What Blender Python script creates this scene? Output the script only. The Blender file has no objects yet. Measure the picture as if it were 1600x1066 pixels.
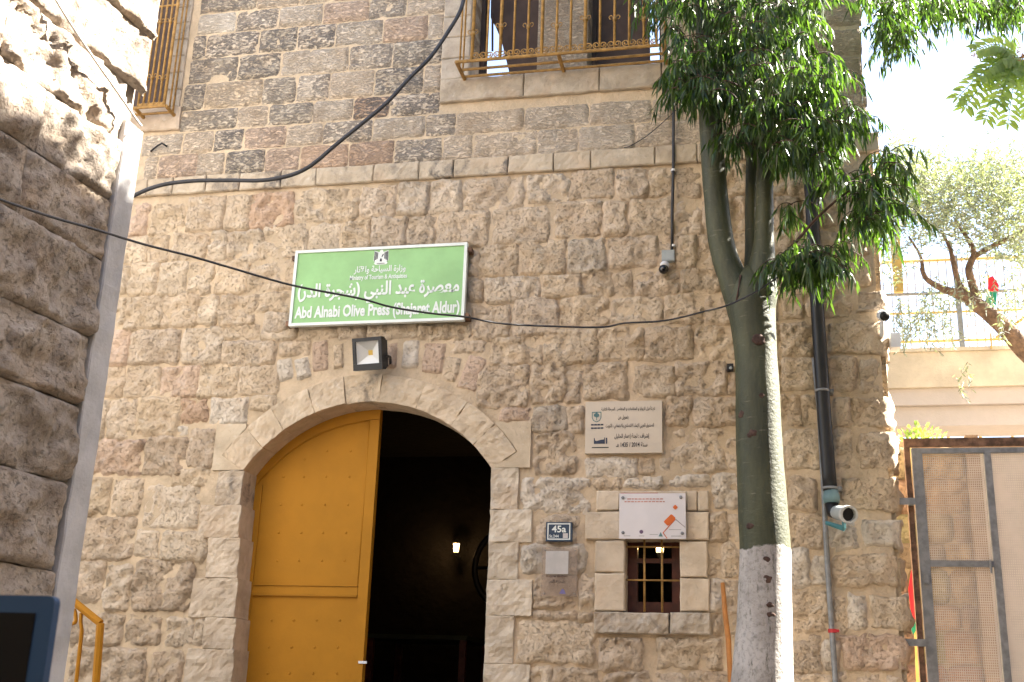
import bpy, math, random, unicodedata
from mathutils import Vector, Matrix, noise

R = math.radians
random.seed(7)
scene = bpy.context.scene
C = scene.collection

# ------------------------------------------------------------------ camera
F = 1803.0
CAM = Vector((0.0, -7.8, 1.6))
up = Vector((200, 5730, -F)).normalized()
lf = Vector((-8600, -267, -F)); lf = (lf - up * lf.dot(up)).normalized()
AX = -lf; AZ = up; AY = AZ.cross(AX)
ROT = Matrix((AX, AY, AZ))
cam_d = bpy.data.cameras.new('camera')
cam_d.sensor_width = 22.3
cam_d.lens = F / 1600 * 22.3
cam_d.clip_start = 0.05
cam_d.clip_end = 3000
cam_d.dof.use_dof = True
cam_d.dof.focus_distance = 8.2
cam_d.dof.aperture_fstop = 5.6
cam_o = bpy.data.objects.new('camera', cam_d)
C.objects.link(cam_o)
cam_o.matrix_world = Matrix.Translation(CAM) @ ROT.to_4x4()
scene.camera = cam_o

# ------------------------------------------------------------------ light
SUN_EL, SUN_AZ = R(46), R(25)          # azimuth counted from +x towards +y (behind the facade)
sd = Vector((math.cos(SUN_EL) * math.cos(SUN_AZ), math.cos(SUN_EL) * math.sin(SUN_AZ), math.sin(SUN_EL)))
world = bpy.data.worlds.new('World'); scene.world = world
world.use_nodes = True
nt = world.node_tree
bg = nt.nodes['Background']
sky = nt.nodes.new('ShaderNodeTexSky')
sky.sky_type = 'NISHITA'; sky.sun_disc = False
sky.sun_elevation = SUN_EL
sky.sun_rotation = math.pi / 2 - SUN_AZ
sky.altitude = 900; sky.dust_density = 4.0; sky.air_density = 1.0; sky.ozone_density = 0.6
nt.links.new(sky.outputs[0], bg.inputs[0])
bg.inputs[1].default_value = 0.05
sun_d = bpy.data.lights.new('sun', 'SUN'); sun_d.energy = 5.0; sun_d.angle = R(0.55); sun_d.color = (1, 0.93, 0.82)
sun_o = bpy.data.objects.new('sun', sun_d); C.objects.link(sun_o)
sun_o.rotation_euler = (-sd).to_track_quat('-Z', 'Y').to_euler()
sun_o.location = (6, 4, 14)
vs = scene.view_settings
vs.view_transform = 'Standard'; vs.look = 'None'; vs.gamma = 1; vs.use_curve_mapping = False
vs.exposure = 3.62
scene.cycles.max_bounces = 8
scene.cycles.transparent_max_bounces = 16


def P(u, v, y=0.0):
    d = ROT @ Vector((u - 800, 533 - v, -F))
    return CAM + d * ((y - CAM.y) / d.y)


# ------------------------------------------------------------------ materials
def newmat(name):
    m = bpy.data.materials.new(name); m.use_nodes = True
    return m, m.node_tree, m.node_tree.nodes, m.node_tree.links, m.node_tree.nodes['Principled BSDF']


class NB:
    """small node helper"""
    def __init__(s, tree): s.t = tree; s.n = tree.nodes; s.l = tree.links
    def node(s, typ, **kw):
        o = s.n.new(typ)
        for k, v in kw.items(): setattr(o, k, v)
        return o
    def link(s, a, b): s.l.new(a, b)
    def noise(s, vec, scale, detail=4, rough=0.55, dist=0.0):
        o = s.node('ShaderNodeTexNoise'); o.inputs['Scale'].default_value = scale
        o.inputs['Detail'].default_value = detail; o.inputs['Roughness'].default_value = rough
        o.inputs['Distortion'].default_value = dist
        if vec: s.link(vec, o.inputs['Vector'])
        return o.outputs['Fac']
    def ramp(s, fac, lo, hi, a=0.0, b=1.0):
        o = s.node('ShaderNodeMapRange'); o.interpolation_type = 'SMOOTHSTEP'
        o.inputs[1].default_value = lo; o.inputs[2].default_value = hi
        o.inputs[3].default_value = a; o.inputs[4].default_value = b
        s.link(fac, o.inputs[0]); return o.outputs[0]
    def math(s, op, a, b=None):
        o = s.node('ShaderNodeMath', operation=op)
        for i, x in enumerate((a, b)):
            if x is None: continue
            if isinstance(x, (int, float)): o.inputs[i].default_value = x
            else: s.link(x, o.inputs[i])
        return o.outputs[0]
    def mix(s, fac, a, b, blend='MIX'):
        o = s.node('ShaderNodeMix', data_type='RGBA', blend_type=blend)
        for sock, x in ((o.inputs[0], fac), (o.inputs[6], a), (o.inputs[7], b)):
            if isinstance(x, (int, float)): sock.default_value = x
            elif isinstance(x, tuple): sock.default_value = (*x, 1)
            else: s.link(x, sock)
        return o.outputs[2]
    def bump(s, h, bsdf, strength=1.0, dist=0.01):
        o = s.node('ShaderNodeBump'); o.inputs['Strength'].default_value = strength
        o.inputs['Distance'].default_value = dist
        s.link(h, o.inputs['Height']); s.link(o.outputs[0], bsdf.inputs['Normal'])


def simple(name, col, rough=0.6, metal=0.0, var=0.12, scale=8.0, bump=0.0, bscale=40.0, spec=0.4):
    m, t, n, l, b = newmat(name); q = NB(t)
    g = q.node('ShaderNodeNewGeometry')
    f = q.noise(g.outputs['Position'], scale, 6, 0.6)
    f = q.ramp(f, 0.3, 0.7, 1 - var, 1 + var)
    cm = q.node('ShaderNodeVectorMath', operation='SCALE'); cm.inputs[0].default_value = col
    q.link(f, cm.inputs['Scale'])
    q.link(cm.outputs[0], b.inputs['Base Color'])
    b.inputs['Roughness'].default_value = rough; b.inputs['Metallic'].default_value = metal
    b.inputs['Specular IOR Level'].default_value = spec
    if bump: q.bump(q.noise(g.outputs['Position'], bscale, 6, 0.65), b, 1.0, bump)
    return m


def stone_mat(name, tool=False, wsc=9.0, pits=0.5, bumpd=0.02, dark=(0.12, 0.108, 0.098)):
    m, t, n, l, b = newmat(name); q = NB(t)
    g = q.node('ShaderNodeNewGeometry'); oi = q.node('ShaderNodeObjectInfo')
    off = q.node('ShaderNodeVectorMath', operation='SCALE'); off.inputs[0].default_value = (31, 17, 23)
    q.link(oi.outputs['Random'], off.inputs['Scale'])
    ad = q.node('ShaderNodeVectorMath', operation='ADD')
    q.link(g.outputs['Position'], ad.inputs[0]); q.link(off.outputs[0], ad.inputs[1])
    v = ad.outputs[0]
    col = oi.outputs['Color']
    big = q.noise(v, 5.5, 5, 0.6, 0.4)
    col = q.mix(q.ramp(big, 0.30, 0.72), q.mix(1.0, col, (0.86, 0.83, 0.80), 'MULTIPLY'), q.mix(1.0, col, (1.14, 1.13, 1.12), 'MULTIPLY'))
    och = q.noise(v, 3.1, 4, 0.55, 0.8)
    col = q.mix(q.ramp(och, 0.50, 0.76, 0, 0.45), col, (0.53, 0.38, 0.25))
    lime = q.noise(v, 15, 9, 0.68, 0.5)
    col = q.mix(q.ramp(lime, 0.57, 0.70, 0, 0.45), col, (0.66, 0.60, 0.50))
    fine = q.noise(v, 55, 8, 0.7)
    col = q.mix(q.ramp(fine, 0.24, 0.42, 0.5 * pits + 0.04, 0), col, (0.20, 0.14, 0.09))
    if tool:
        mp = q.node('ShaderNodeMapping'); mp.inputs['Rotation'].default_value = (0, R(32), 0)
        mp.inputs['Scale'].default_value = (26, 40, 60)
        q.link(v, mp.inputs[0])
        tl = q.noise(mp.outputs[0], 1.0, 5, 0.6, 0.6)
        mask = q.ramp(q.math('ADD', q.math('MULTIPLY', tl, 0.85), q.math('MULTIPLY', q.noise(v, wsc, 7, 0.6, 0.3), 0.45)), 0.58, 0.72)
    else:
        tl = None
        mask = q.ramp(q.noise(v, wsc, 10, 0.72, 0.4), 0.46, 0.66)
    col = q.mix(q.math('MULTIPLY', mask, oi.outputs['Alpha']), col, dark)
    q.link(col, b.inputs['Base Color'])
    b.inputs['Roughness'].default_value = 0.92; b.inputs['Specular IOR Level'].default_value = 0.15
    h = q.math('ADD', q.noise(v, 26, 10, 0.66, 0.3), q.math('MULTIPLY', q.ramp(fine, 0.28, 0.48), 0.5))
    if tl: h = q.math('ADD', q.math('MULTIPLY', h, 0.6), q.math('MULTIPLY', q.ramp(tl, 0.62, 0.40), 0.9))
    q.bump(h, b, 1.0, bumpd)
    return m


M_RUB = stone_mat('rubble_limestone')
M_ASH = stone_mat('tooled_limestone', tool=True, bumpd=0.012, pits=.2, dark=(0.14, 0.128, 0.12))
M_DRS = stone_mat('dressed_limestone', pits=0.25, bumpd=0.004, wsc=6)
M_BIG = stone_mat('rough_grey_limestone', pits=0.4, bumpd=0.014, wsc=3.5, dark=(0.16, 0.125, 0.10))
M_MORT = simple('sandy_mortar', (0.56, 0.44, 0.305), 0.95, var=0.18, scale=4, bump=0.012, bscale=38, spec=0.1)
M_YEL = simple('ochre_door_paint', (0.40, 0.177, 0.014), 0.6, var=0.07, scale=3, bump=0.0012, bscale=60, spec=.15)
M_GRL = simple('old_yellow_grille_paint', (0.33, 0.185, 0.05), 0.55, var=0.3, scale=25)
M_BLK = simple('black_plastic', (0.012, 0.012, 0.014), 0.45, var=0.2)
M_WIRE = simple('weathered_black_cable', (0.035, 0.035, 0.04), 0.5, var=0.25)
M_GREY = simple('grey_plastic', (0.34, 0.37, 0.37), 0.5, var=0.08)
M_STEEL = simple('dull_galvanised_steel', (0.22, 0.225, 0.23), 0.5, 0.3, var=0.2, scale=20)
M_RUST = simple('rusty_iron', (0.17, 0.095, 0.06), 0.85, var=0.5, scale=18, bump=0.003)
M_WHT = simple('white_plastic', (0.72, 0.72, 0.73), 0.4, var=0.03)
M_WTXT = simple('white_lettering', (0.72, 0.76, 0.72), 0.6, var=0.04)
M_BTXT = simple('black_lettering', (0.03, 0.028, 0.03), 0.7, var=0.1)
M_PLAST = simple('grey_plaster', (0.43, 0.42, 0.415), 0.9, var=0.14, scale=6, bump=0.004, bscale=50)
M_CONC = simple('stained_concrete', (0.56, 0.48, 0.36), 0.9, var=0.16, scale=2.5, bump=0.006)
M_CONC2 = simple('pale_concrete', (0.46, 0.41, 0.37), 0.9, var=0.06, scale=2.5, bump=0.004)
M_WOOD = simple('red_brown_wood', (0.085, 0.022, 0.012), 0.45, var=0.3, scale=14)
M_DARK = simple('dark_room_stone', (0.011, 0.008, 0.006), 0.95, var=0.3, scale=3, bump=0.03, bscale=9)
M_SCREEN = simple('brown_window_screen', (0.075, 0.05, 0.04), 0.8, var=0.2, scale=6)
M_STICK = simple('orange_wood', (0.42, 0.17, 0.04), 0.6, var=0.15, scale=20)
M_GROUND = simple('worn_stone_paving', (0.11, 0.09, 0.07), 0.9, var=0.2, scale=1.5, bump=0.01)
M_EARTH = simple('dry_earth', (0.36, 0.27, 0.17), 0.95, var=0.35, scale=1.2, bump=0.05, bscale=3)


def glass_mat(name, col, rough=0.05):
    m, t, n, l, b = newmat(name)
    b.inputs['Base Color'].default_value = (*col, 1); b.inputs['Roughness'].default_value = rough
    b.inputs['Specular IOR Level'].default_value = 0.7
    return m


def emit_mat(name, col, s):
    m, t, n, l, b = newmat(name)
    b.inputs['Base Color'].default_value = (*col, 1)
    b.inputs['Emission Color'].default_value = (*col, 1); b.inputs['Emission Strength'].default_value = s
    return m


def leaf_mat(name, c1, c2, trans=0.35, rough=0.38):
    m, t, n, l, b = newmat(name); q = NB(t)
    at = q.node('ShaderNodeAttribute', attribute_name='tint')
    col = q.mix(at.outputs['Fac'], c1, c2)
    q.link(col, b.inputs['Base Color']); b.inputs['Roughness'].default_value = rough
    b.inputs['Specular IOR Level'].default_value = 0.5
    tr = q.node('ShaderNodeBsdfTranslucent')
    q.link(q.mix(1.0, col, (1.6, 1.85, 0.65), 'MULTIPLY'), tr.inputs[0])
    ms = q.node('ShaderNodeMixShader'); ms.inputs[0].default_value = trans
    q.link(b.outputs[0], ms.inputs[1]); q.link(tr.outputs[0], ms.inputs[2])
    q.link(ms.outputs[0], n['Material Output'].inputs[0])
    return m


M_LEAF = leaf_mat('glossy_green_leaf', (0.022, 0.044, 0.014), (0.07, 0.12, 0.026), 0.42, 0.33)
M_OLIVE = leaf_mat('silvery_olive_leaf', (0.10, 0.11, 0.075), (0.30, 0.31, 0.26), 0.2, 0.6)
M_PINN = leaf_mat('fresh_light_green_leaf', (0.18, 0.25, 0.07), (0.32, 0.40, 0.13), 0.5, 0.5)


def bark_green():
    m, t, n, l, b = newmat('green_bark_with_whitewash'); q = NB(t)
    g = q.node('ShaderNodeNewGeometry'); pos = g.outputs['Position']
    mp = q.node('ShaderNodeMapping'); mp.inputs['Scale'].default_value = (5, 5, 1.3); q.link(pos, mp.inputs[0])
    f = q.noise(mp.outputs[0], 2.2, 8, 0.6)
    col = q.mix(q.ramp(f, 0.3, 0.7), (0.026, 0.031, 0.012), (0.06, 0.066, 0.029))
    mp2 = q.node('ShaderNodeMapping'); mp2.inputs['Scale'].default_value = (8, 8, 60); q.link(pos, mp2.inputs[0])
    cr = q.noise(mp2.outputs[0], 1.0, 4, 0.6)
    col = q.mix(q.ramp(cr, 0.62, 0.72, 0, 0.5), col, (0.21, 0.19, 0.13))
    sx = q.node('ShaderNodeSeparateXYZ'); q.link(pos, sx.inputs[0])
    edge = q.math('ADD', sx.outputs[2], q.math('MULTIPLY', q.noise(pos, 9, 5, 0.6), 0.10))
    paint = q.ramp(edge, WASH_Z + 0.055, WASH_Z + 0.04)
    worn = q.noise(mp.outputs[0], 7.0, 10, 0.75)
    worn2 = q.ramp(q.noise(pos, 38, 8, 0.7), 0.36, 0.52, 0.62, 1)
    paint = q.math('MULTIPLY', paint, q.math('MULTIPLY', q.ramp(worn, 0.30, 0.47), worn2))
    col = q.mix(paint, col, q.mix(q.ramp(q.noise(pos, 5, 6, .6), .35, .65), (0.36, 0.335, 0.31), (0.50, 0.475, 0.45)))
    q.link(col, b.inputs['Base Color']); b.inputs['Roughness'].default_value = 0.6
    h = q.math('ADD', q.noise(pos, 45, 6, 0.6), q.math('MULTIPLY', paint, 0.35))
    q.bump(h, b, 0.8, 0.006)
    return m


# ------------------------------------------------------------------ mesh helpers
class MB:
    def __init__(s): s.v = []; s.f = []; s.t = []
    def add(s, vs, fs):
        k = len(s.v); s.v += [tuple(x) for x in vs]; s.f += [tuple(i + k for i in f) for f in fs]
    def box(s, a, b, m=None):
        x0, y0, z0 = a; x1, y1, z1 = b
        vs = [Vector(p) for p in ((x0, y0, z0), (x1, y0, z0), (x1, y1, z0), (x0, y1, z0), (x0, y0, z1), (x1, y0, z1), (x1, y1, z1), (x0, y1, z1))]
        if m: vs = [m @ p for p in vs]
        s.add(vs, [(0, 3, 2, 1), (4, 5, 6, 7), (0, 1, 5, 4), (1, 2, 6, 5), (2, 3, 7, 6), (3, 0, 4, 7)])
    def tube(s, pts, rad, n=8, cap=True):
        pts = [Vector(p) for p in pts]
        if not hasattr(rad, '__len__'): rad = [rad] * len(pts)
        ref = None; vs = []; fs = []
        for i, p in enumerate(pts):
            d = (pts[min(i + 1, len(pts) - 1)] - pts[max(i - 1, 0)]).normalized()
            if ref is None:
                ref = d.cross(Vector((0, 0, 1)))
                if ref.length < 0.1: ref = d.cross(Vector((1, 0, 0)))
            ref = (ref - d * ref.dot(d)).normalized(); o = d.cross(ref)
            for k in range(n):
                a = 2 * math.pi * k / n
                vs.append(p + (ref * math.cos(a) + o * math.sin(a)) * rad[i])
        for i in range(len(pts) - 1):
            for k in range(n):
                a, b = i * n + k, i * n + (k + 1) % n
                fs.append((a, b, b + n, a + n))
        if cap:
            fs.append(tuple(reversed(range(n)))); fs.append(tuple(range((len(pts) - 1) * n, len(pts) * n)))
        s.add(vs, fs)
    def prism(s, poly, y0, y1):
        """poly of (x,z), extruded along y from y0 (front) to y1"""
        n = len(poly)
        vs = [(x, y0, z) for x, z in poly] + [(x, y1, z) for x, z in poly]
        fs = [tuple(range(n)), tuple(reversed(range(n, 2 * n)))] + [(i, i + n, (i + 1) % n + n, (i + 1) % n) for i in range(n)]
        s.add(vs, fs)
    def strip(s, path_a, path_b, y0, y1):
        """solid band between two equal-length (x,z) paths"""
        for i in range(len(path_a) - 1):
            s.prism([path_a[i], path_a[i + 1], path_b[i + 1], path_b[i]], y0, y1)
    def sphere(s, c, r, nu=10, nv=6, sc=(1, 1, 1)):
        vs = []; fs = []
        for j in range(nv + 1):
            ph = math.pi * j / nv
            for i in range(nu):
                a = 2 * math.pi * i / nu
                vs.append((c[0] + r * sc[0] * math.sin(ph) * math.cos(a), c[1] + r * sc[1] * math.sin(ph) * math.sin(a), c[2] + r * sc[2] * math.cos(ph)))
        for j in range(nv):
            for i in range(nu):
                a = j * nu + i; b = j * nu + (i + 1) % nu
                fs.append((a, b, b + nu, a + nu))
        s.add(vs, fs)
    def leaf(s, p, d, L, W, nrm, tint, droop=0.25):
        d = d.normalized(); side = d.cross(nrm)
        if side.length < 1e-3: side = d.cross(Vector((0.3, 0.8, 0.5)))
        side.normalize()
        dn = Vector((0, 0, -droop * L))
        a = p + d * L * 0.35 + dn * 0.1; b = p + d * L * 0.7 + dn * 0.5; e = p + d * L + dn
        k = len(s.v)
        up_ = side.cross(d) * W * 0.25
        for q_ in (p, a - side * W / 2 + up_, a + side * W / 2 + up_, b - side * W * 0.36 + up_ * .7, b + side * W * 0.36 + up_ * .7, e): s.v.append(tuple(q_))
        s.f += [(k, k + 2, k + 1), (k + 1, k + 2, k + 4, k + 3), (k + 3, k + 4, k + 5)]
        s.t += [tint] * 6
    def build(s, name, mat, parent=None, smooth=False, col=None):
        me = bpy.data.meshes.new(name); me.from_pydata(s.v, [], s.f)
        if s.t:
            a = me.attributes.new('tint', 'FLOAT', 'POINT'); a.data.foreach_set('value', s.t)
        if smooth: me.polygons.foreach_set('use_smooth', [True] * len(me.polygons))
        me.materials.append(mat); me.update()
        o = bpy.data.objects.new(name, me); C.objects.link(o)
        if parent: o.parent = parent
        if col: o.color = col
        return o


def tag(o, label=None, cat=None, group=None, kind=None):
    if label: o['label'] = label
    if cat: o['category'] = cat
    if group: o['group'] = group
    if kind: o['kind'] = kind
    return o


def thing(name, label, cat, group=None, loc=None):
    o = bpy.data.objects.new(name, None); C.objects.link(o); o.empty_display_size = 0.1
    return tag(o, label, cat, group)


def inst(o, parent, loc=None, m=None):
    c = bpy.data.objects.new(o.name.split('.')[0], o.data); C.objects.link(c); c.parent = parent
    if m: c.matrix_local = m
    if loc: c.location = loc
    return c


def crom(pts, k=6):
    pts = [Vector(p) for p in pts]; out = []
    for i in range(len(pts) - 1):
        a = pts[max(i - 1, 0)]; b = pts[i]; c = pts[i + 1]; d = pts[min(i + 2, len(pts) - 1)]
        for j in range(k):
            t = j / k
            out.append(0.5 * ((2 * b) + (c - a) * t + (2 * a - 5 * b + 4 * c - d) * t * t + (3 * b - a - 3 * c + d) * t ** 3))
    out.append(pts[-1]); return out


# --- Arabic shaping for the built-in font
FORMS = {}
for cp in range(0xFE70, 0xFEFD):
    d_ = unicodedata.decomposition(chr(cp)).split()
    if d_ and d_[0] in ('<isolated>', '<initial>', '<medial>', '<final>'):
        FORMS.setdefault(''.join(chr(int(h, 16)) for h in d_[1:]), {})[d_[0][1:-1]] = chr(cp)


def arab(s):
    u = []; i = 0
    while i < len(s):
        if s[i] == '\u0644' and i + 1 < len(s) and s[i + 1] in '\u0627\u0622\u0623\u0625': u.append(s[i:i + 2]); i += 2
        else: u.append(s[i]); i += 1
    out = []
    for k, t in enumerate(u):
        f = FORMS.get(t, {})
        pv = k > 0 and 'initial' in FORMS.get(u[k - 1], {}) and 'final' in f
        nx = k + 1 < len(u) and 'initial' in f and 'final' in FORMS.get(u[k + 1], {})
        out.append(f.get('medial' if pv and nx else 'final' if pv else 'initial' if nx else 'isolated', t))
    # digits keep their own order
    res = []; run = ''
    for ch in reversed(out):
        if ch.isdigit(): run = ch + run; continue
        if run: res.append(run); run = ''
        res.append(ch)
    if run: res.append(run)
    return ''.join(res).translate(str.maketrans('()', ')('))


def text(name, body, box, y, mat, parent, bold=0.0, label=None):
    """flat lettering fitted in box (x0,z0,x1,z1) on the plane y"""
    cu = bpy.data.curves.new('tmp', 'FONT'); cu.body = body; cu.offset = bold; cu.resolution_u = 3
    o = bpy.data.objects.new('tmp', cu); C.objects.link(o)
    bpy.context.view_layer.update()
    me = bpy.data.meshes.new_from_object(o.evaluated_get(bpy.context.evaluated_depsgraph_get()))
    bpy.data.objects.remove(o)
    xs = [v.co.x for v in me.vertices]; zs = [v.co.y for v in me.vertices]
    x0, x1, z0, z1 = min(xs), max(xs), min(zs), max(zs)
    # islands get tiny depth steps so overlapping letters do not share a plane
    par = list(range(len(me.vertices)))
    def find(a):
        while par[a] != a: par[a] = par[par[a]]; a = par[a]
        return a
    for e in me.edges:
        a, b = find(e.vertices[0]), find(e.vertices[1])
        if a != b: par[a] = b
    ids = {}
    for v in me.vertices:
        k = ids.setdefault(find(v.index), len(ids))
        v.co = (box[0] + (v.co.x - x0) / (x1 - x0) * (box[2] - box[0]), y - 0.0006 * (k % 4),
                box[1] + (v.co.y - z0) / (z1 - z0) * (box[3] - box[1]))
    me.materials.clear(); me.materials.append(mat)
    t = bpy.data.objects.new(name, me); C.objects.link(t); t.parent = parent
    if label: t['label'] = label
    return t


def pbox(u0, v0, u1, v1, y):
    """picture rectangle on the wall-parallel plane y -> (x0,z0,x1,z1)"""
    um, vm = (u0 + u1) / 2, (v0 + v1) / 2
    return (P(u0, vm, y).x, P(um, v1, y).z, P(u1, vm, y).x, P(um, v0, y).z)


# ------------------------------------------------------------------ stones
def fbm(x, z, sd_, fr):
    return noise.fractal(Vector((x * fr + sd_ * 3.7, sd_ * 1.3, z * fr - sd_ * 2.1)), 0.75, 2.1, 4, noise_basis='PERLIN_ORIGINAL')


def stone(name, fmap, w, h, parent, mat, col, bulge=0.03, rough=0.02, edge=0.05, rnd=0.3, cell=0.021, back=0.012, wob=0.012, sd_=None, crag=1.0, front=0.0, xf=None, fq=1.0, er=None):
    """one block: fmap(s,t) in [-1,1]^2 -> (x,z); relief towards -y, border sunk to y=back"""
    sd_ = random.uniform(0, 90) if sd_ is None else sd_
    nx = max(5, int(w / cell)); nz = max(4, int(h / cell))
    vs = []; fs = []
    for j in range(nz + 1):
        for i in range(nx + 1):
            s = 2 * i / nx - 1; t = 2 * j / nz - 1
            s1 = s * math.sqrt(max(0, 1 - rnd * t * t * t * t * 0.5)); t1 = t * math.sqrt(max(0, 1 - rnd * s * s * s * s * 0.5))
            x, z = fmap(s1, t1)
            b = max(abs(s), abs(t)) ** 2
            if wob:
                x += wob * b * fbm(x, z, sd_, 9); z += wob * b * fbm(x, z, sd_ + 11, 9)
            e = min(1, min((1 - abs(s)) * w / 2, (1 - abs(t)) * h / 2) / edge)
            if er: e = min(e, (1 - s) * w / 2 / er)
            pr = 1 - (1 - e) ** 2.2
            n1 = fbm(x, z, sd_, 6 * fq); n2 = fbm(x, z, sd_ + 5, 17 * fq)
            rid = abs(fbm(x, z, sd_ + 9, 9 * fq))
            y = back - (back + bulge) * pr - rough * pr * (0.9 * n1 + 0.45 * n2 + crag * (0.45 - 1.5 * rid)) + front * min(1, pr * 3)
            vs.append((x, y, z))
    for j in range(nz):
        for i in range(nx):
            a = j * (nx + 1) + i
            fs.append((a, a + 1, a + nx + 2, a + nx + 1))
    mb = MB(); mb.v = vs if xf is None else [tuple(xf(p)) for p in vs]; mb.f = fs
    return mb.build(name, mat, parent, True, col)


def block(name, fmap, w, h, parent, mat, col, y0, y1, cell=0.03, rough=0.004, bev=0.008, wob=0.004, sd_=None, xf=None):
    """dressed block with real sides: front at y0, sides run back to y1"""
    sd_ = random.uniform(0, 90) if sd_ is None else sd_
    nx = max(3, int(w / cell)); nz = max(3, int(h / cell))
    sx = [-1, -1 + 2 * bev / w] + [-1 + 2 * i / nx for i in range(1, nx)] + [1 - 2 * bev / w, 1]
    sz = [-1, -1 + 2 * bev / h] + [-1 + 2 * i / nz for i in range(1, nz)] + [1 - 2 * bev / h, 1]
    vs = []; fs = []; N = len(sx)
    for j, t in enumerate(sz):
        for i, s in enumerate(sx):
            x, z = fmap(s, t); b = max(abs(s), abs(t)) ** 4
            x += wob * b * fbm(x, z, sd_, 8); z += wob * b * fbm(x, z, sd_ + 11, 8)
            ed = i in (0, N - 1) or j in (0, len(sz) - 1)
            y = y0 + (bev if ed else 0) - rough * (fbm(x, z, sd_, 7) + 0.5 * fbm(x, z, sd_ + 4, 22))
            vs.append((x, y, z))
    for j in range(len(sz) - 1):
        for i in range(N - 1):
            a = j * N + i; fs.append((a, a + 1, a + N + 1, a + N))
    ring = list(range(N)) + [j * N + N - 1 for j in range(1, len(sz))] + list(range((len(sz) - 1) * N + N - 2, (len(sz) - 1) * N - 1, -1)) + [j * N for j in range(len(sz) - 2, 0, -1)]
    k = len(vs)
    vs += [(vs[r][0], y1, vs[r][2]) for r in ring]
    n = len(ring)
    for q_ in range(n):
        fs.append((ring[q_], k + q_, k + (q_ + 1) % n, ring[(q_ + 1) % n]))
    mb = MB(); mb.v = vs if xf is None else [tuple(xf(p)) for p in vs]; mb.f = fs
    o = mb.build(name, mat, parent, False, col)
    return o


def rectmap(x0, z0, x1, z1):
    cx, cz, hw, hh = (x0 + x1) / 2, (z0 + z1) / 2, (x1 - x0) / 2, (z1 - z0) / 2
    return lambda s, t: (cx + s * hw, cz + t * hh)


PAL = [(0.60, 0.483, 0.35), (0.62, 0.507, 0.373), (0.58, 0.463, 0.333), (0.61, 0.488, 0.347), (0.59, 0.473, 0.345), (0.64, 0.532, 0.405), (0.59, 0.48, 0.36)]
SPEC = {'p': (0.59, 0.445, 0.335), 'r': (0.56, 0.40, 0.285), 'w': (0.65, 0.575, 0.475), 'g': (0.54, 0.46, 0.36), 'd': (0.50, 0.40, 0.295), 'u': (0.62, 0.525, 0.415), 'v': (0.64, 0.525, 0.40)}


def shade(c, lo, hi, w):
    k = random.uniform(lo, hi)
    return (c[0] * k, c[1] * k, c[2] * k, w)


def tint(tok, weather):
    c = SPEC.get(tok) or random.choice(PAL)
    k = random.uniform(0.93, 1.07)
    return (c[0] * k, c[1] * k, c[2] * k, weather)


# ================================================================== THE FACADE
bld = thing('stone_building', 'tall old limestone building with arched doorway and projecting window grille', 'building')
ZB0 = P(350, 301).z; ZB1 = P(350, 275).z            # string course
XR = 0.885                                           # right corner of the lower wall
XRU = 0.85
ZTOP = 8.6
# arch
sl, sr, cr_ = P(381, 735), P(769, 735), P(587, 629)
DX0, DX1, DZS, DZC = sl.x, sr.x, (sl.z + sr.z) / 2, cr_.z
rise = DZC - DZS; half = (DX1 - DX0) / 2; DXC = (DX0 + DX1) / 2
AR = (half ** 2 + rise ** 2) / (2 * rise); AZC = DZC - AR
ATH = math.asin(half / AR)
# small window, upper windows
W_S = (P(978, 900).x, P(1020, 956).z, P(1062, 900).x, P(1020, 843).z)
SILL = P(780, 121).z
W_UL = (P(737, 60).x, SILL, P(839, 60).x, 8.0)
W_UR = (P(917, 60).x, SILL, P(1033, 60).x, 8.0)
W_LL = (-6.15, P(255, 170).z, P(268, 80).x, 8.0)


def in_door(x, z, g=0.0):
    if x < DX0 - g or x > DX1 + g: return False
    if z <= DZS: return True
    return (x - DXC) ** 2 + (z - AZC) ** 2 < (AR + g) ** 2 and z > AZC


def in_rect(x, z, r, g=0.0): return r[0] - g < x < r[2] + g and r[1] - g < z < r[3] + g


def opening(x, z, g=0.0):
    return in_door(x, z, g) or any(in_rect(x, z, r, g) for r in (W_S, W_UL, W_UR, W_LL))


# mortar bed, a shallow uneven sheet with the openings cut out
mb = MB(); cs = 0.045; x0 = -7.4; nx = int((XR - 0.02 - x0) / cs); nz = int(ZTOP / cs)
idx = {}
def mv(i, j):
    if (i, j) not in idx:
        x = x0 + i * cs; z = j * cs
        y = 0.006 * fbm(x, z, 3, 4) + 0.004 * fbm(x, z, 8, 13)
        idx[(i, j)] = len(mb.v); mb.v.append((x, y, z))
    return idx[(i, j)]
for i in range(nx):
    for j in range(nz):
        xc_, zc_ = x0 + (i + .5) * cs, (j + .5) * cs
        if in_door(xc_, zc_, 0.06) or in_rect(xc_, zc_, W_S, 0.035) or opening(xc_, zc_, 0.0) or in_rect(xc_, zc_, (W_UL[0], SILL, W_UR[2], 8.0)): continue
        mb.f.append((mv(i, j), mv(i + 1, j), mv(i + 1, j + 1), mv(i, j + 1)))
mb.build('mortar', M_MORT, bld, True)
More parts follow.
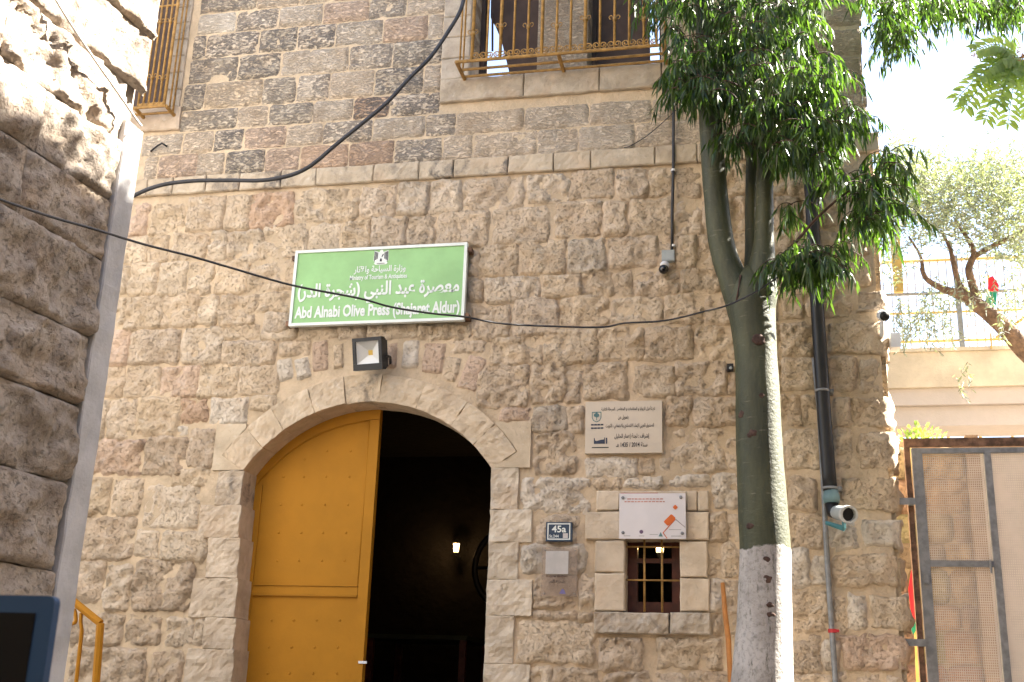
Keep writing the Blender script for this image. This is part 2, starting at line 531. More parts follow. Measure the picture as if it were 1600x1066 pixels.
# the body behind the face: side wall, inner lining, floor over the hall
ZR = ZB0 + 0.12
mb = MB()
mb.box((XR - 0.5, 0.03, 0), (XR - 0.015, 5.6, ZR)); mb.build('side_wall', M_RUB, bld, col=(0.5, 0.4, 0.27, 0.1))
mb = MB(); mb.box((XRU - 0.42, 0.03, ZR + 0.003), (XRU - 0.01, 0.42, ZTOP)); mb.build('upper_pier', M_ASH, bld, col=(0.5, 0.4, 0.3, 0.2))
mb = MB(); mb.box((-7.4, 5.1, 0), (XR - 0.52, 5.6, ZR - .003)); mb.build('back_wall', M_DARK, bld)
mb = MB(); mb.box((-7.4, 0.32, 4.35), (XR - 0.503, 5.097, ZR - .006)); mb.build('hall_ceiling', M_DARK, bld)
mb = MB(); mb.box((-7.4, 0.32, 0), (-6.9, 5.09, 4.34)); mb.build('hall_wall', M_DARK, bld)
# inner lining of the front wall: pieces round the door and the small window
mb = MB()
yb0, yb1 = 0.03, 0.31
def lin(a, b, c, d): mb.box((a, yb0, b), (c, yb1, d))
lin(-7.4, 0, DX0 - 0.06, 4.34); lin(DX1 + 0.06, 0, W_S[0] - 0.02, 4.34); lin(W_S[0] - 0.019, 0, W_S[2] + 0.019, W_S[1] - 0.02)
lin(W_S[0] - 0.019, W_S[3] + 0.02, W_S[2] + 0.019, 4.34); lin(W_S[2] + 0.02, 0, XR - 0.51, 4.34)
lin(DX0 - 0.059, DZC + 0.04, DX1 + 0.059, 4.34)
n = 24
for k in range(n):
    a0 = -ATH + 2 * ATH * k / n; a1 = -ATH + 2 * ATH * (k + 1) / n
    xa, za = DXC + (AR + .06) * math.sin(a0), AZC + (AR + .06) * math.cos(a0)
    xb, zb = DXC + (AR + .06) * math.sin(a1), AZC + (AR + .06) * math.cos(a1)
    mb.prism([(xa, za), (xb, zb), (xb, DZC + 0.07), (xa, DZC + 0.07)], yb0, yb1)
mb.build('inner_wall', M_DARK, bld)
# upper wall thickness
mb = MB()
def up_(a, b, c, d): mb.box((a, 0.028, b), (c, 0.42, d))
up_(W_LL[2], ZR + .003, W_UL[0], ZTOP); up_(W_UL[0] + .001, ZR + .003, W_UR[2] - .001, SILL - .01); up_(W_UL[2], SILL - .009, W_UR[0], ZTOP)
up_(W_UR[2], ZR + .003, XRU - .421, ZTOP); up_(W_UL[0] + .001, 8.0, W_UR[2] - .001, ZTOP); up_(-7.4, ZR + .003, W_LL[2] - .001, W_LL[1] - .01)
mb.build('upper_wall', M_ASH, bld, col=(0.45, 0.37, 0.28, 0.2))

# ---- rubble stones of the lower wall, traced course by course (x0 x1 y0 y1 [tone])
RUB = '''200 232 321 370 p;236 288 320 367;294 350 309 361;354 391 306 360;391 460 303 357 r;464 512 297 348;514 562 295 346;564 618 290 342;622 669 285 337;674 721 283 334;725 819 279 330;825 890 273 315;891 959 266 311;965 1014 265 311;1014 1052 264 310;1057 1094 264 311;1099 1166 262 309;1172 1226 258 306;1232 1290 257 304;1295 1368 252 302
190 231 372 413;233 263 370 411;270 325 364 406;327 355 363 407;357 409 361 408;411 480 352 404;483 531 350 396;536 580 347 392;582 634 341 388;637 680 339 387;686 762 332 386;770 857 326 381;867 940 315 371;944 980 316 369;984 1051 313 368;1057 1096 314 367;1101 1165 312 362;1170 1208 312 360;1211 1250 310 358;1256 1310 308 357;1315 1372 306 354
178 203 416 459;205 246 411 462;249 292 410 462;295 333 411 460;338 388 409 459;389 447 408 456;449 480 405 452;733 747 392 432;749 809 384 435;814 884 376 430;889 946 375 428 g;950 1028 371 417;1031 1055 372 419;1056 1087 371 420;1090 1130 368 418;1135 1180 366 414;1186 1235 364 408;1240 1276 362 406;1280 1316 364 402;1320 1376 358 404
172 196 466 508;198 254 465 514;255 310 461 511;312 341 463 508;344 400 463 510;402 452 457 488;412 452 490 523;733 756 438 472;759 844 434 473;847 908 431 467;909 956 427 464;957 987 426 463;991 1061 425 463;1065 1126 421 456;1131 1180 418 458;1186 1236 412 455;1240 1311 410 458;1315 1380 408 450
160 202 516 571 p;204 281 517 568 d;286 349 512 571;353 405 510 531;347 431 533 572;409 464 516 532;437 485 534 556;470 525 513 531;529 571 512 529;575 652 508 528;656 735 505 531;740 796 478 530;803 872 468 525;876 953 464 511;956 1037 466 505;1039 1098 462 505;1103 1142 461 506;1147 1215 460 503;1220 1256 461 500;1259 1334 461 497;1337 1386 455 490
152 195 575 621;197 250 574 621;253 309 574 620 p;311 373 574 622;374 436 572 618;704 757 533 551;768 846 527 571;850 932 515 568;936 1006 513 563;1009 1083 511 563;1088 1147 511 561;1152 1215 509 560;1220 1272 505 557;1277 1288 508 552;1291 1387 503 555
146 167 628 688;169 212 625 685;218 282 621 682;284 325 624 659 r;329 386 623 663 w;393 430 619 641;746 826 572 637;830 882 570 632;884 908 581 630;912 981 568 625;991 1055 573 621;1057 1135 566 617;1138 1153 580 616;1158 1218 564 614;1222 1272 560 609;1277 1288 562 608;1292 1337 559 611;1340 1393 559 616
140 151 690 738;152 222 687 741 p;226 289 682 744 d;295 335 668 731 d;270 328 734 761;279 294 666 681 w;783 829 638 663 p;832 886 636 675 g;887 912 636 677;1042 1080 620 667;1086 1153 622 666;1157 1216 620 664;1220 1251 618 666;1254 1278 619 662;1302 1327 621 665;1329 1398 619 668
128 172 745 806;177 222 750 806;226 311 759 826;835 900 676 741;915 994 717 746 w;996 1022 715 741;1030 1046 716 736;1048 1132 671 736;1135 1154 688 734;1160 1220 672 735;1225 1281 672 733;1304 1329 671 732;1338 1402 671 736
113 210 809 873 d;213 248 829 872;253 321 831 877;815 921 747 800 w;979 1034 747 762 w;1046 1107 744 759 w;926 972 749 764;1114 1154 742 795 w;1160 1222 741 792;1229 1275 746 797;1302 1312 748 790;1316 1408 745 798
98 163 876 940 d;166 203 884 956;211 301 875 954 d;840 902 806 851;1110 1136 801 846;1140 1156 805 848;1180 1230 800 850;1236 1286 804 857;1297 1337 811 859 w;1346 1413 811 857 w
90 128 955 1010 d;132 192 960 1008 d;197 252 961 1007 d;260 301 966 1011;305 318 968 1008;815 914 853 896 w;1110 1126 860 898;1128 1156 850 902;1237 1263 859 915 w;1270 1292 868 913 w;1299 1417 865 919
112 226 1013 1072 d;236 284 1018 1074 d;836 899 900 951;904 930 897 952;1112 1131 906 956 w;1133 1152 906 960;1237 1297 922 987;1302 1322 934 988;1327 1352 931 981 w;1360 1423 930 984
836 900 955 968;904 924 958 972;810 930 972 1037;936 1003 997 1047;1027 1128 997 1045;1114 1130 962 990;1134 1150 965 992;1238 1282 994 1051;1287 1310 1002 1046 w;1313 1427 991 1049 p
828 860 1041 1092;862 932 1047 1098;945 1072 1052 1102;1078 1140 1050 1104;1145 1230 1050 1102;1236 1300 1054 1104;1305 1376 1053 1104;1380 1432 1053 1104'''
HIDDEN_OK = 0
for row in RUB.split('\n'):
    for it in row.split(';'):
        q_ = it.split()
        a, b, c, d = map(float, q_[:4]); tok = q_[4] if len(q_) > 4 else None
        bx = pbox(a, c, b, d, 0)
        x1 = min(bx[2], XR + 0.02)
        corner = bx[2] > XR - 0.1
        g = 0.016
        rx = (bx[0] - g, bx[1] - g, (XR + random.uniform(0.0, 0.05)) if corner else x1 + g, bx[3] + g)
        w, h = rx[2] - rx[0], rx[3] - rx[1]
        if w < 0.03: continue
        zc = (rx[1] + rx[3]) / 2
        wea = max(0.0, random.gauss(0.10, 0.12)) + (0.12 if tok == 'd' else 0)
        if tok == 'w': wea *= 0.5
        stone('rubble_stone', rectmap(*rx), w, h, bld, M_RUB, tint(tok, min(wea, 0.8)),
              bulge=random.uniform(0.012, 0.035), rough=random.uniform(0.018, 0.04), edge=random.uniform(0.022, 0.045), er=random.uniform(0.07, 0.13) if corner else None,
              rnd=random.uniform(0.05, 0.4), back=0.16 if corner else 0.010, wob=0.03 if corner else random.uniform(0.014, 0.028))

# ---- arch voussoirs and jambs
def arcmap(a0, a1, r0, r1):
    def f(s, t):
        a = a0 + (a1 - a0) * (s + 1) / 2; r = r0 + (r1 - r0) * (t + 1) / 2
        return DXC + r * math.sin(a), AZC + r * math.cos(a)
    return f
cuts = [-1.0, -0.80, -0.62, -0.38, -0.06 - 0.10, 0.07, 0.33, 0.60, 0.80, 1.0]
thick = [0.205, 0.208, 0.205, 0.21, 0.212, 0.207, 0.21, 0.212, 0.215]
for k in range(9):
    a0, a1 = cuts[k] * ATH, cuts[k + 1] * ATH
    block('voussoir', arcmap(a0 + 0.0008, a1 - 0.0008, AR, AR + thick[k]), AR * (a1 - a0), thick[k], bld, M_DRS,
          shade((0.58, 0.475, 0.345), 0.95, 1.04, 0.7 if k == 4 else 0.2), -0.022 - random.uniform(0, 0.006), 0.24, cell=0.022, rough=0.014, bev=0.003, wob=0.003)
# impost blocks filling the haunches
for sgn, bxp in ((-1, (337, 668, 379, 733)), (1, (771, 664, 830, 733))):
    b = pbox(*bxp, 0)
    t0 = thick[0 if sgn < 0 else 8] + .004; xe = b[0] if sgn < 0 else b[2]; zt1 = b[3] + .02
    arc = [(DXC + sgn * (AR + t0) * math.sin(ATH * (1 - k * .05)), AZC + (AR + t0) * math.cos(ATH * (1 - k * .05))) for k in range(7)]
    arc = [p for p in arc if p[1] < zt1]
    pts = [(xe, DZS + .006), (DX0 - .004 if sgn < 0 else DX1 + .004, DZS + .006)] + arc + [(arc[-1][0], zt1), (xe, zt1)]
    if sgn > 0: pts = pts[::-1]
    m_ = MB(); m_.prism(pts, -0.024, 0.05); m_.build('impost_block', M_DRS, bld, col=(0.53, 0.44, 0.32, 0.06))
JL = ((340, 735, 790), (313, 790, 841), (325, 841, 904), (300, 904, 966), (320, 966, 1015), (290, 1015, 1076))
for k, (u, va, vb) in enumerate(JL):
    z0, z1 = P(360, vb).z, P(360, va).z
    if k == 0: z1 = DZS + 0.004
    xa = P(u, (va + vb) / 2).x
    xe = max(DX0, P(381 - ((va + vb) / 2 - 735) * .05, (va + vb) / 2).x)
    r_ = (xa, z0 + .0006, xe, z1 - .0006)
    block('jamb_stone', rectmap(*r_), r_[2] - r_[0], r_[3] - r_[1], bld, M_DRS, shade((0.55, 0.455, 0.345), 0.9, 1.05, 0.85 if k == 0 else 0.15), -0.022, 0.24, wob=0.004, rough=0.016, cell=0.022, bev=0.004)
JR = ((811, 735, 797), (832, 797, 848), (810, 848, 906), (832, 906, 963), (803, 963, 1038), (828, 1038, 1092))
for k, (u, va, vb) in enumerate(JR):
    z0, z1 = P(790, vb).z, P(790, va).z
    if k == 0: z1 = DZS + 0.004
    xb = P(u, (va + vb) / 2).x
    r_ = (DX1, z0 + .0006, xb, z1 - .0006)
    block('jamb_stone', rectmap(*r_), r_[2] - r_[0], r_[3] - r_[1], bld, M_DRS, shade((0.59, 0.51, 0.40), 0.93, 1.06, 0.2), -0.024, 0.24, wob=0.004, rough=0.015, cell=0.022, bev=0.004)
for xa, xb in ((P(300, 1060).x, P(364, 1066).x), (DX1, P(820, 1060).x)):
    zt0 = min(P(360, 1076).z, P(790, 1092).z)
    for k in range(5):
        a, b = zt0 * k / 5, zt0 * (k + 1) / 5
        block('jamb_stone', rectmap(xa, a, xb, b - .001), xb - xa, b - a, bld, M_DRS, shade((0.56, 0.47, 0.36), .93, 1.05, .2), -0.022, 0.24, wob=.004, rough=.014, cell=.03)
# relieving ring of slanted stones over the arch
for (ua, va, ub, vb, hw) in ((446, 597, 444, 560, 15), (476, 594, 470, 558, 14), (502, 582, 500, 532, 16), (529, 578, 528, 536, 11), (612, 577, 613, 535, 10), (640, 578, 644, 531, 16), (674, 585, 680, 534, 20), (700, 598, 710, 556, 15), (728, 612, 748, 556, 18)):
    A, B = P(ua, va), P(ub, vb); ax = Vector((B.x - A.x, B.z - A.z)); L = ax.length; ax.normalize(); pr = Vector((ax.y, -ax.x)); hwm = hw / 1803 * 8.3
    cx, cz = (A.x + B.x) / 2, (A.z + B.z) / 2
    f = lambda s, t, cx=cx, cz=cz, ax=ax, pr=pr, L=L, hwm=hwm: (cx + pr.x * s * hwm + ax.x * t * L / 2, cz + pr.y * s * hwm + ax.y * t * L / 2)
    stone('relieving_stone', f, hwm * 2, L, bld, M_RUB, tint(random.choice([None, 'w', 'p']), 0.05), 0.018, 0.012, 0.02, 0.15)
# small window surround
SUR = '''933 969 769 799;1073 1090 769 799;1091 1108 769 799;969 1073 769 799;916 977 801 844;978 1061 801 843;1062 1108 801 845;931 977 846 895;1063 1106 847 903;930 977 897 955;1063 1109 905 956;930 1046 958 991 s;1048 1110 958 992 s'''
for it in SUR.split(';'):
    q_ = it.split(); a, b, c, d = map(float, q_[:4]); r_ = pbox(a, c, b, d, 0); r_ = (r_[0], r_[1], r_[2], r_[3])
    if len(q_) > 4:
        block('sill_stone', rectmap(*r_), r_[2] - r_[0], r_[3] - r_[1], bld, M_DRS, (0.47, 0.41, 0.33, 0.5), -0.055, 0.05, rough=0.02, wob=0.003, cell=0.02)
    else:
        block('surround_stone', rectmap(*r_), r_[2] - r_[0], r_[3] - r_[1], bld, M_DRS, shade((0.60, 0.505, 0.385), 0.94, 1.04, 0.06), -0.04, 0.14, wob=0.005, rough=0.004)
# ---- string course
uu = [196, 232, 272, 324, 376, 441, 496, 585, 656, 710, 795, 866, 924, 1024, 1090, 1160, 1230, 1300, 1368]
for k in range(len(uu) - 1):
    xa, xb = P(uu[k], 290 - (uu[k] - 350) * .055).x, P(uu[k + 1], 290 - (uu[k + 1] - 350) * .055).x
    if k == len(uu) - 2: xb = XR + 0.035
    r_ = (xa + .003, ZB0, xb - .003, ZB1)
    block('string_course_stone', rectmap(*r_), xb - xa, ZB1 - ZB0, bld, M_DRS, (0.50, 0.42, 0.315, random.uniform(0.4, 0.95) if uu[k] < 720 else 0.25), -0.036, 0.03, wob=0.003, rough=0.010)
# ---- ashlar of the upper storey: rows between levels measured at x=350
lev = [275, 237, 203, 169.5, 128, 89.5, 52.5, 20, -14, -48, -84, -118]
ZL = [P(350, v).z for v in lev]
JT = [[225, 247, 307, 352, 414, 469, 545, 616, 691, 739, 839, 904, 992, 1052, 1110, 1180, 1250, 1345],
      [222, 286, 334, 381, 447, 505, 582, 665, 712, 819, 921, 1019, 1052, 1120, 1200, 1270, 1345],
      [282, 371, 420, 489, 552, 609, 689],
      [286, 320, 410, 464, 515, 585, 662, 691],
      [296, 372, 439, 546, 614, 692],
      [301, 322, 405, 465, 524, 599, 669, 695],
      [309, 369, 436, 505, 577, 636, 699],
      [314, 402, 470, 520, 577, 635, 699]]
SP = {(0, 1): 'p', (0, 4): 'p', (0, 5): 'r', (0, 6): 'r', (1, 3): 'p', (2, 4): 'r', (3, 1): None, (6, 3): 'p', (7, 3): 'p', (5, 5): 'p', (6, 0): 'w', (4, 5): 'w'}
DK = {(0, 7), (1, 2), (1, 5), (2, 0), (2, 2), (2, 4), (3, 2), (3, 3), (3, 0), (3, 5), (4, 0), (4, 1), (4, 3), (4, 4), (5, 1), (5, 2), (5, 3), (6, 1), (7, 0), (7, 4), (5, 0), (6, 4), (0, 3), (1, 7), (2, 5)}
for i, js in enumerate(JT):
    vm = (lev[i] + lev[i + 1]) / 2
    for k in range(len(js) - 1):
        sl_ = lambda u: vm - (u - 350) * (0.058 + (290 - vm) / 290 * 0.045)
        xa, xb = P(js[k], sl_(js[k])).x, P(js[k + 1], sl_(js[k + 1])).x
        if js[k + 1] == 1345: xb = XRU + 0.005
        r_ = (xa - .001, ZL[i] - .001, xb + .001, ZL[i + 1] + .001)
        dk = (i, k) in DK
        wea = random.uniform(0.6, 0.85) if dk else random.uniform(0.08, 0.45)
        if js[k] >= 690: wea *= 0.45
        stone('ashlar_block', rectmap(*r_), xb - xa, ZL[i + 1] - ZL[i], bld, M_ASH, tint(SP.get((i, k), random.choice('gu') if dk else random.choice('uv')), wea),
              bulge=random.uniform(0.010, 0.02), rough=random.uniform(0.008, 0.018), edge=0.018, rnd=0.06, back=0.004, wob=0.005, cell=0.024, crag=0.6)
# window surrounds of the upper storey
def col_blocks(x0_, x1_, z0_, z1_, n_, y0_=-0.03, y1_=0.3, w_=0.25):
    for k in range(n_):
        a, b = z0_ + (z1_ - z0_) * k / n_, z0_ + (z1_ - z0_) * (k + 1) / n_
        block('window_surround_stone', rectmap(x0_, a + .002, x1_, b - .002), x1_ - x0_, b - a, bld, M_DRS, (0.46, 0.40, 0.325, random.uniform(.1, w_ * 2)) if y0_ < 0 else (.26, .21, .18, .3), y0_, y1_, rough=0.004)  # recessed pier: shade behind the grille put into a darker stone colour
xs0 = P(692, 80).x
col_blocks(xs0, W_UL[0], SILL, 8.0, 9)
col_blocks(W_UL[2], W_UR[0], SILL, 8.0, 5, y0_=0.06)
col_blocks(W_UR[2], W_UR[2] + 0.16, SILL, 8.0, 8)
for a, b in ((690, 819), (820, 937), (938, 1034), (1035, 1070)):
    xa, xb = P(a, 140).x, P(b, 140).x
    block('window_sill_stone', rectmap(xa, P(780, 157).z, xb, SILL - .003), xb - xa, SILL - P(780, 157).z, bld, M_DRS, (0.47, 0.40, 0.31, 0.25), -0.04, 0.3, rough=0.008)
for k, (a, b) in enumerate(((1036 + 35, 1120), (1121, 1200), (1201, 1270), (1271, 1347))):
    for j in range(3):
        va = 150 - 45 * j - (a - 1036) * .07; vb = va - 43
        r_ = pbox(a, vb, b, va, 0); r_ = (r_[0], r_[1], min(r_[2], XRU + .004), r_[3])
        if r_[2] - r_[0] > .05: stone('ashlar_block', rectmap(*r_), r_[2] - r_[0], r_[3] - r_[1], bld, M_ASH, tint(None, 0.15), 0.012, 0.01, 0.018, 0.06, back=0.004, wob=0.005, cell=0.026)
xl = P(291, 80).x
col_blocks(W_LL[2], P(287, 100).x + 0.02, W_LL[1], 8.0, 11, w_=0.4)
block('window_sill_stone', rectmap(-6.2, P(240, 207).z, P(282, 195).x, W_LL[1] - .003), 0.7, 0.16, bld, M_DRS, (0.52, 0.42, 0.32, 0.1), -0.035, 0.3)
# ---- stonework outside the picture (below it, and left behind the neighbour)
mbs = MB()
def fill(x0_, x1_, z0_, z1_):
    z = z0_
    while z < z1_ - .05:
        hh = min(random.uniform(.2, .28), z1_ - z); x = x0_
        while x < x1_ - .05:
            ww = min(random.uniform(.22, .45), x1_ - x)
            if not opening(x + ww / 2, z + hh / 2, 0.25):
                nx_, nz_ = 6, 4; k0 = len(mbs.v); s0 = random.uniform(0, 50)
                for j in range(nz_ + 1):
                    for i in range(nx_ + 1):
                        s, t = 2 * i / nx_ - 1, 2 * j / nz_ - 1
                        e = 1 - max(abs(s), abs(t)) ** 4
                        px_, pz_ = x + ww / 2 + s * (ww / 2 - .008), z + hh / 2 + t * (hh / 2 - .008)
                        mbs.v.append((px_, 0.012 - e * (0.04 + 0.02 * fbm(px_, pz_, s0, 8)), pz_))
                for j in range(nz_):
                    for i in range(nx_):
                        a = k0 + j * (nx_ + 1) + i; mbs.f.append((a, a + 1, a + nx_ + 2, a + nx_ + 1))
            x += ww
        z += hh
fill(-7.3, DX0 - .3, 0.0, P(250, 1075).z - .02); fill(DX1 + .3, XR, 0.0, P(1000, 1104).z - .03)
fill(-7.3, -5.75, P(150, 1075).z, ZB0 - .05)
tag(mbs.build('rubble_stonework', M_RUB, bld, True, (0.49, 0.39, 0.27, 0.15)), kind='stuff')

# ---- the arched double door
DY = 0.225
leafx = P(581, 850, DY).x
def arch_top(x, inset=0.0):
    v_ = (AR - inset) ** 2 - (x - DXC) ** 2
    return AZC + math.sqrt(max(v_, 0.0))
def leaf_outline(xa, xb, inset=0.0, n_=18):
    return [(xa + (xb - xa) * k / n_, max(DZS - .05 if inset == 0 else DZS - .07, arch_top(xa + (xb - xa) * k / n_, inset))) for k in range(n_ + 1)]
door = MB()
xl_ = DX0 + 0.002
top = leaf_outline(xl_, leafx, -0.03)
door.prism([(xl_, 0.02)] + top[::1] + [(leafx, 0.02)], DY, DY + 0.045)
dl = door.build('door_leaf', M_YEL, bld); dl['label'] = 'closed ochre yellow steel leaf with studs'
fr = MB()
fw = 0.075
outer = leaf_outline(xl_, leafx, 0.0); inner = [(x, z - fw) for x, z in outer]
fr.strip(outer, inner, DY - 0.014, DY - .0005)
fr.build('arched_top_rail', M_YEL, dl)
for (a, b, zt) in ((xl_, xl_ + fw * .8, DZS - .06), (leafx - fw, leafx, arch_top(leafx) - fw - .004)):
    s_ = MB(); s_.box((a, DY - 0.014, 0.02), (b, DY - .0005, zt)); s_.build('stile', M_YEL, dl)
zr = P(480, 923, DY).z
for dz, th, pj in ((0.0, 0.06, 0.013),):
    s_ = MB(); s_.box((xl_ + fw * .8 + .003, DY - pj, zr - th / 2), (leafx - fw - .003, DY - .0005, zr + th / 2)); s_.build('middle_rail', M_YEL, dl)
for zz in (zr + 0.036, zr - 0.036):
    s_ = MB(); s_.box((xl_ + fw * .8 + .006, DY - .022, zz - .004), (leafx - fw - .006, DY - .0006, zz + .004)); s_.build('rail_bead', M_YEL, dl)
s_ = MB(); pth = [(x, z - fw - .004) for x, z in outer]; s_.tube([(x, DY - .006, z) for x, z in pth[1:-2]], 0.006, 6); s_.build('panel_bead', M_YEL, dl, True)
s_ = MB(); s_.tube([(leafx - fw - .006, DY - .006, zr + .05), (leafx - fw - .006, DY - .006, pth[-3][1])], .006, 6); s_.build('panel_bead', M_YEL, dl, True)
st0 = MB(); st0.sphere((0, 0, 0), 0.009, 10, 6, (1, .5, 1))
stud = None
rows_ = [(240, (345, 430)), (270, (265,)), (332, (190, 262, 342, 425)), (432, (180, 255, 337, 420)), (532, (173, 253, 331, 413)), (632, (168, 245, 327, 408)), (845, (147, 226, 308, 391)), (942, (138, 219, 301, 384)), (1035, (133, 212, 296, 380))]
for Y, Xs in rows_:
    for X in Xs:
        p = P(360 + X / 2.2886, 600 + Y / 2.2886, DY)
        if stud is None: stud = st0.build('stud', M_YEL, dl, True); stud.location = (p.x, DY - .002, p.z)
        else: inst(stud, dl, (p.x, DY - .002, p.z))
for Z in (1.5, 1.25, 1.0):
    for X in (400, 440, 480, 522): inst(stud, dl, (P(X, 1000, DY).x, DY - .002, Z))
s_ = MB(); b = pbox(560, 1033, 573, 1037, DY - .02); s_.box((b[0], DY - .024, b[1]), (b[2], DY - .0145, b[3])); s_.build('latch', M_WHT, dl)
# right leaf, swung in against the hall wall
s_ = MB(); s_.box((DX1 - 0.01, 0.32, 0.02), (DX1 + 0.035, 1.12, DZS + 0.02)); s_.build('door_leaf', M_YEL, bld)['label'] = 'ochre leaf swung open into the dark hall'

# ---- small window in its surround
wn = MB()
x0w, z0w, x1w, z1w = W_S
YW = 0.15
def wbox(a, b, c, d, y0_, y1_): wn.box((a, y0_, b), (c, y1_, d))
ft = 0.062
wbox(x0w - .02, z0w - .02, x0w + ft, z1w + .02, YW, YW + .05); wbox(x1w - ft, z0w - .02, x1w + .02, z1w + .02, YW, YW + .05)
wbox(x0w + ft, z0w - .02, x1w - ft, z0w + .075, YW + .001, YW + .049); wbox(x0w + ft, z1w - .02, x1w - ft, z1w + .02, YW + .001, YW + .049)
zm = P(1020, 877, YW).z
wbox(x0w + ft, zm - .012, x1w - ft, zm + .018, YW + .002, YW + .048)
win = wn.build('window', M_WOOD, bld); win['label'] = 'small window with dark red wooden frame'
M_GL, t_, n_, l_, b_ = newmat('window_glass')
b_.inputs['Base Color'].default_value = (0.9, 0.95, 0.95, 1); b_.inputs['Roughness'].default_value = 0.02
b_.inputs['Transmission Weight'].default_value = 1.0; b_.inputs['IOR'].default_value = 1.1; b_.inputs['Specular IOR Level'].default_value = 0.5
for a, b in ((z0w + .076, zm - .013), (zm + .019, z1w - .021)):
    s_ = MB(); s_.box((x0w + ft + .001, YW + .02, a), (x1w - ft - .001, YW + .024, b)); s_.build('pane', M_GL, win)
for u in (1007, 1034.5):
    s_ = MB(); p = P(u, 900, .03); s_.tube([(p.x, .03, z0w), (p.x, .03, z1w)], 0.0075, 8); s_.build('bar', M_GRL, win, True)
for v in (855, 907):
    s_ = MB(); p = P(1020, v, .022); s_.tube([(x0w, .016, p.z), (x1w, .016, p.z)], 0.006, 8); s_.build('bar', M_GRL, win, True)

# ---- upper window screens and grilles
def panel(name, pts, y0_, par, mat=M_SCREEN, th=.03):
    s_ = MB(); s_.prism(pts, y0_, y0_ + th); return s_.build(name, mat, par)
wu = MB(); a, b = W_UL[0], W_UL[2]
for (q0, q1) in ((a, a + .035), (b - .035, b)): wu.box((q0, .27, SILL), (q1, .31, 8.0))
wu.box((a + .036, .27, SILL), (b - .036, .31, SILL + .03))
wul = wu.build('upper_window', M_SCREEN, bld); wul['label'] = 'tall upper window with brown screens and a bright gap'
g1 = [P(761, 113, .3), P(758, 60, .3), P(762, 26, .3), P(764, -60, .3)]
panel('screen', [(a + .036, SILL + .031)] + [(p.x, max(p.z, SILL + .031)) for p in g1] + [(a + .036, 7.99)], .30, wul)
g2 = [P(795, 113, .3), P(782, 60, .3), P(772, 36, .3), P(765, 24, .3), P(766.5, -60, .3)]
panel('screen', [(b - .036, SILL + .031), (b - .036, 7.99)] + [(p.x, max(p.z, SILL + .031)) for p in reversed(g2)], .335, wul)
panel('loose_slat', [(P(768, 80, .29).x, P(768, 80, .29).z), (P(771, 80, .29).x, P(771, 80, .29).z), (P(771, 20, .29).x, P(771, 20, .29).z), (P(768, 20, .29).x, P(768, 20, .29).z)], .285, wul, th=.01)
wu = MB(); a, b = W_UR[0], W_UR[2]
for (q0, q1) in ((a, a + .035), (b - .035, b)): wu.box((q0, .27, SILL), (q1, .31, 8.0))
wu.box((a + .036, .27, SILL), (b - .036, .31, SILL + .03))
wur = wu.build('upper_window', M_SCREEN, bld); wur['label'] = 'tall upper window closed by a brown screen, partly behind leaves'
panel('screen', [(a + .036, SILL + .031), (b - .11, SILL + .031), (b - .13, 7.99), (a + .036, 7.99)], .30, wur)
wu = MB(); a, b = W_LL[0], W_LL[2]
for (q0, q1) in ((a, a + .035), (b - .035, b)): wu.box((q0, .2, W_LL[1]), (q1, .24, 8.0))
wll = wu.build('upper_window', M_SCREEN, bld); wll['label'] = 'narrow dark upper window beside the neighbouring wall'
panel('screen', [(a + .036, W_LL[1]), (b - .036, W_LL[1]), (b - .036, 7.99), (a + .036, 7.99)], .22, wll)


def spiral(c, r, flip, y, turns=1.4, n_=16):
    pts = []
    for k in range(n_ + 1):
        t = k / n_; a = -math.pi / 2 + flip * t * turns * 2 * math.pi; rr = r * (1 - .75 * t)
        pts.append((c[0] + rr * math.cos(a), y, c[1] + rr * math.sin(a) + 0.0))
    return pts


def grille(name, label, xs_, zf, yf, x_l, x_r, ztop, thick_every, rails):
    g = thing(name, label, 'window grille', 'yellow wrought iron window grilles')
    m0 = None
    for k, x in enumerate(xs_):
        r_ = 0.0135 if k in thick_every else 0.0095
        s_ = MB(); s_.tube([(x, yf, zf), (x, yf, ztop)], r_, 8)
        bar = s_.build('bar', M_GRL, g, True)
        if k % 2 == 0:
            for zz in (zf + .22 + .02 * (k % 3), zf + .78):
                c_ = MB(); c_.tube([(x, yf, zz), (x, yf, zz + .03)], r_ + .006, 8)
                for f_ in (-1, 1): c_.tube([(px_, py_, pz_ + zz + .034) for px_, py_, pz_ in spiral((x + f_ * .024, 0), .022, f_, yf - .002, .8, 8)], .004, 5)
                c_.build('collar', M_GRL, bar, True)
    for k in range(len(xs_) - 1):
        xm = (xs_[k] + xs_[k + 1]) / 2; rr = min(.042, (xs_[k + 1] - xs_[k]) * .26)
        for f_ in (-1, 1):
            s_ = MB(); s_.tube(spiral((xm + f_ * rr * 1.05, zf + rr + .012), rr, -f_, yf - .003), .0048, 6); s_.build('scroll', M_GRL, g, True)
    for (yy, zz) in rails:
        s_ = MB(); s_.tube([(x_l, yy, zz), (x_r, yy, zz)], .013 if yy == yf else .011, 6); s_.build('rail', M_GRL, g)
    for x in (x_l, (x_l + x_r) / 2, x_r):
        s_ = MB(); s_.tube([(x, yf, zf), (x, -0.0, rails[-1][1])], .016, 6); s_.build('strut', M_GRL, g)
    for x in (x_l, x_r):
        for t in (.33, .66):
            s_ = MB(); s_.tube([(x, yf * (1 - t), zf + (rails[-1][1] - zf) * t), (x, yf * (1 - t), ztop)], .0075, 6); s_.build('side_bar', M_GRL, g, True)
    for zz in (zf + .95, ztop):
        s_ = MB(); s_.tube([(x_l, yf - .004, zz), (x_r, yf - .004, zz)], .009, 6); s_.build('cross_rail', M_GRL, g)
    return g


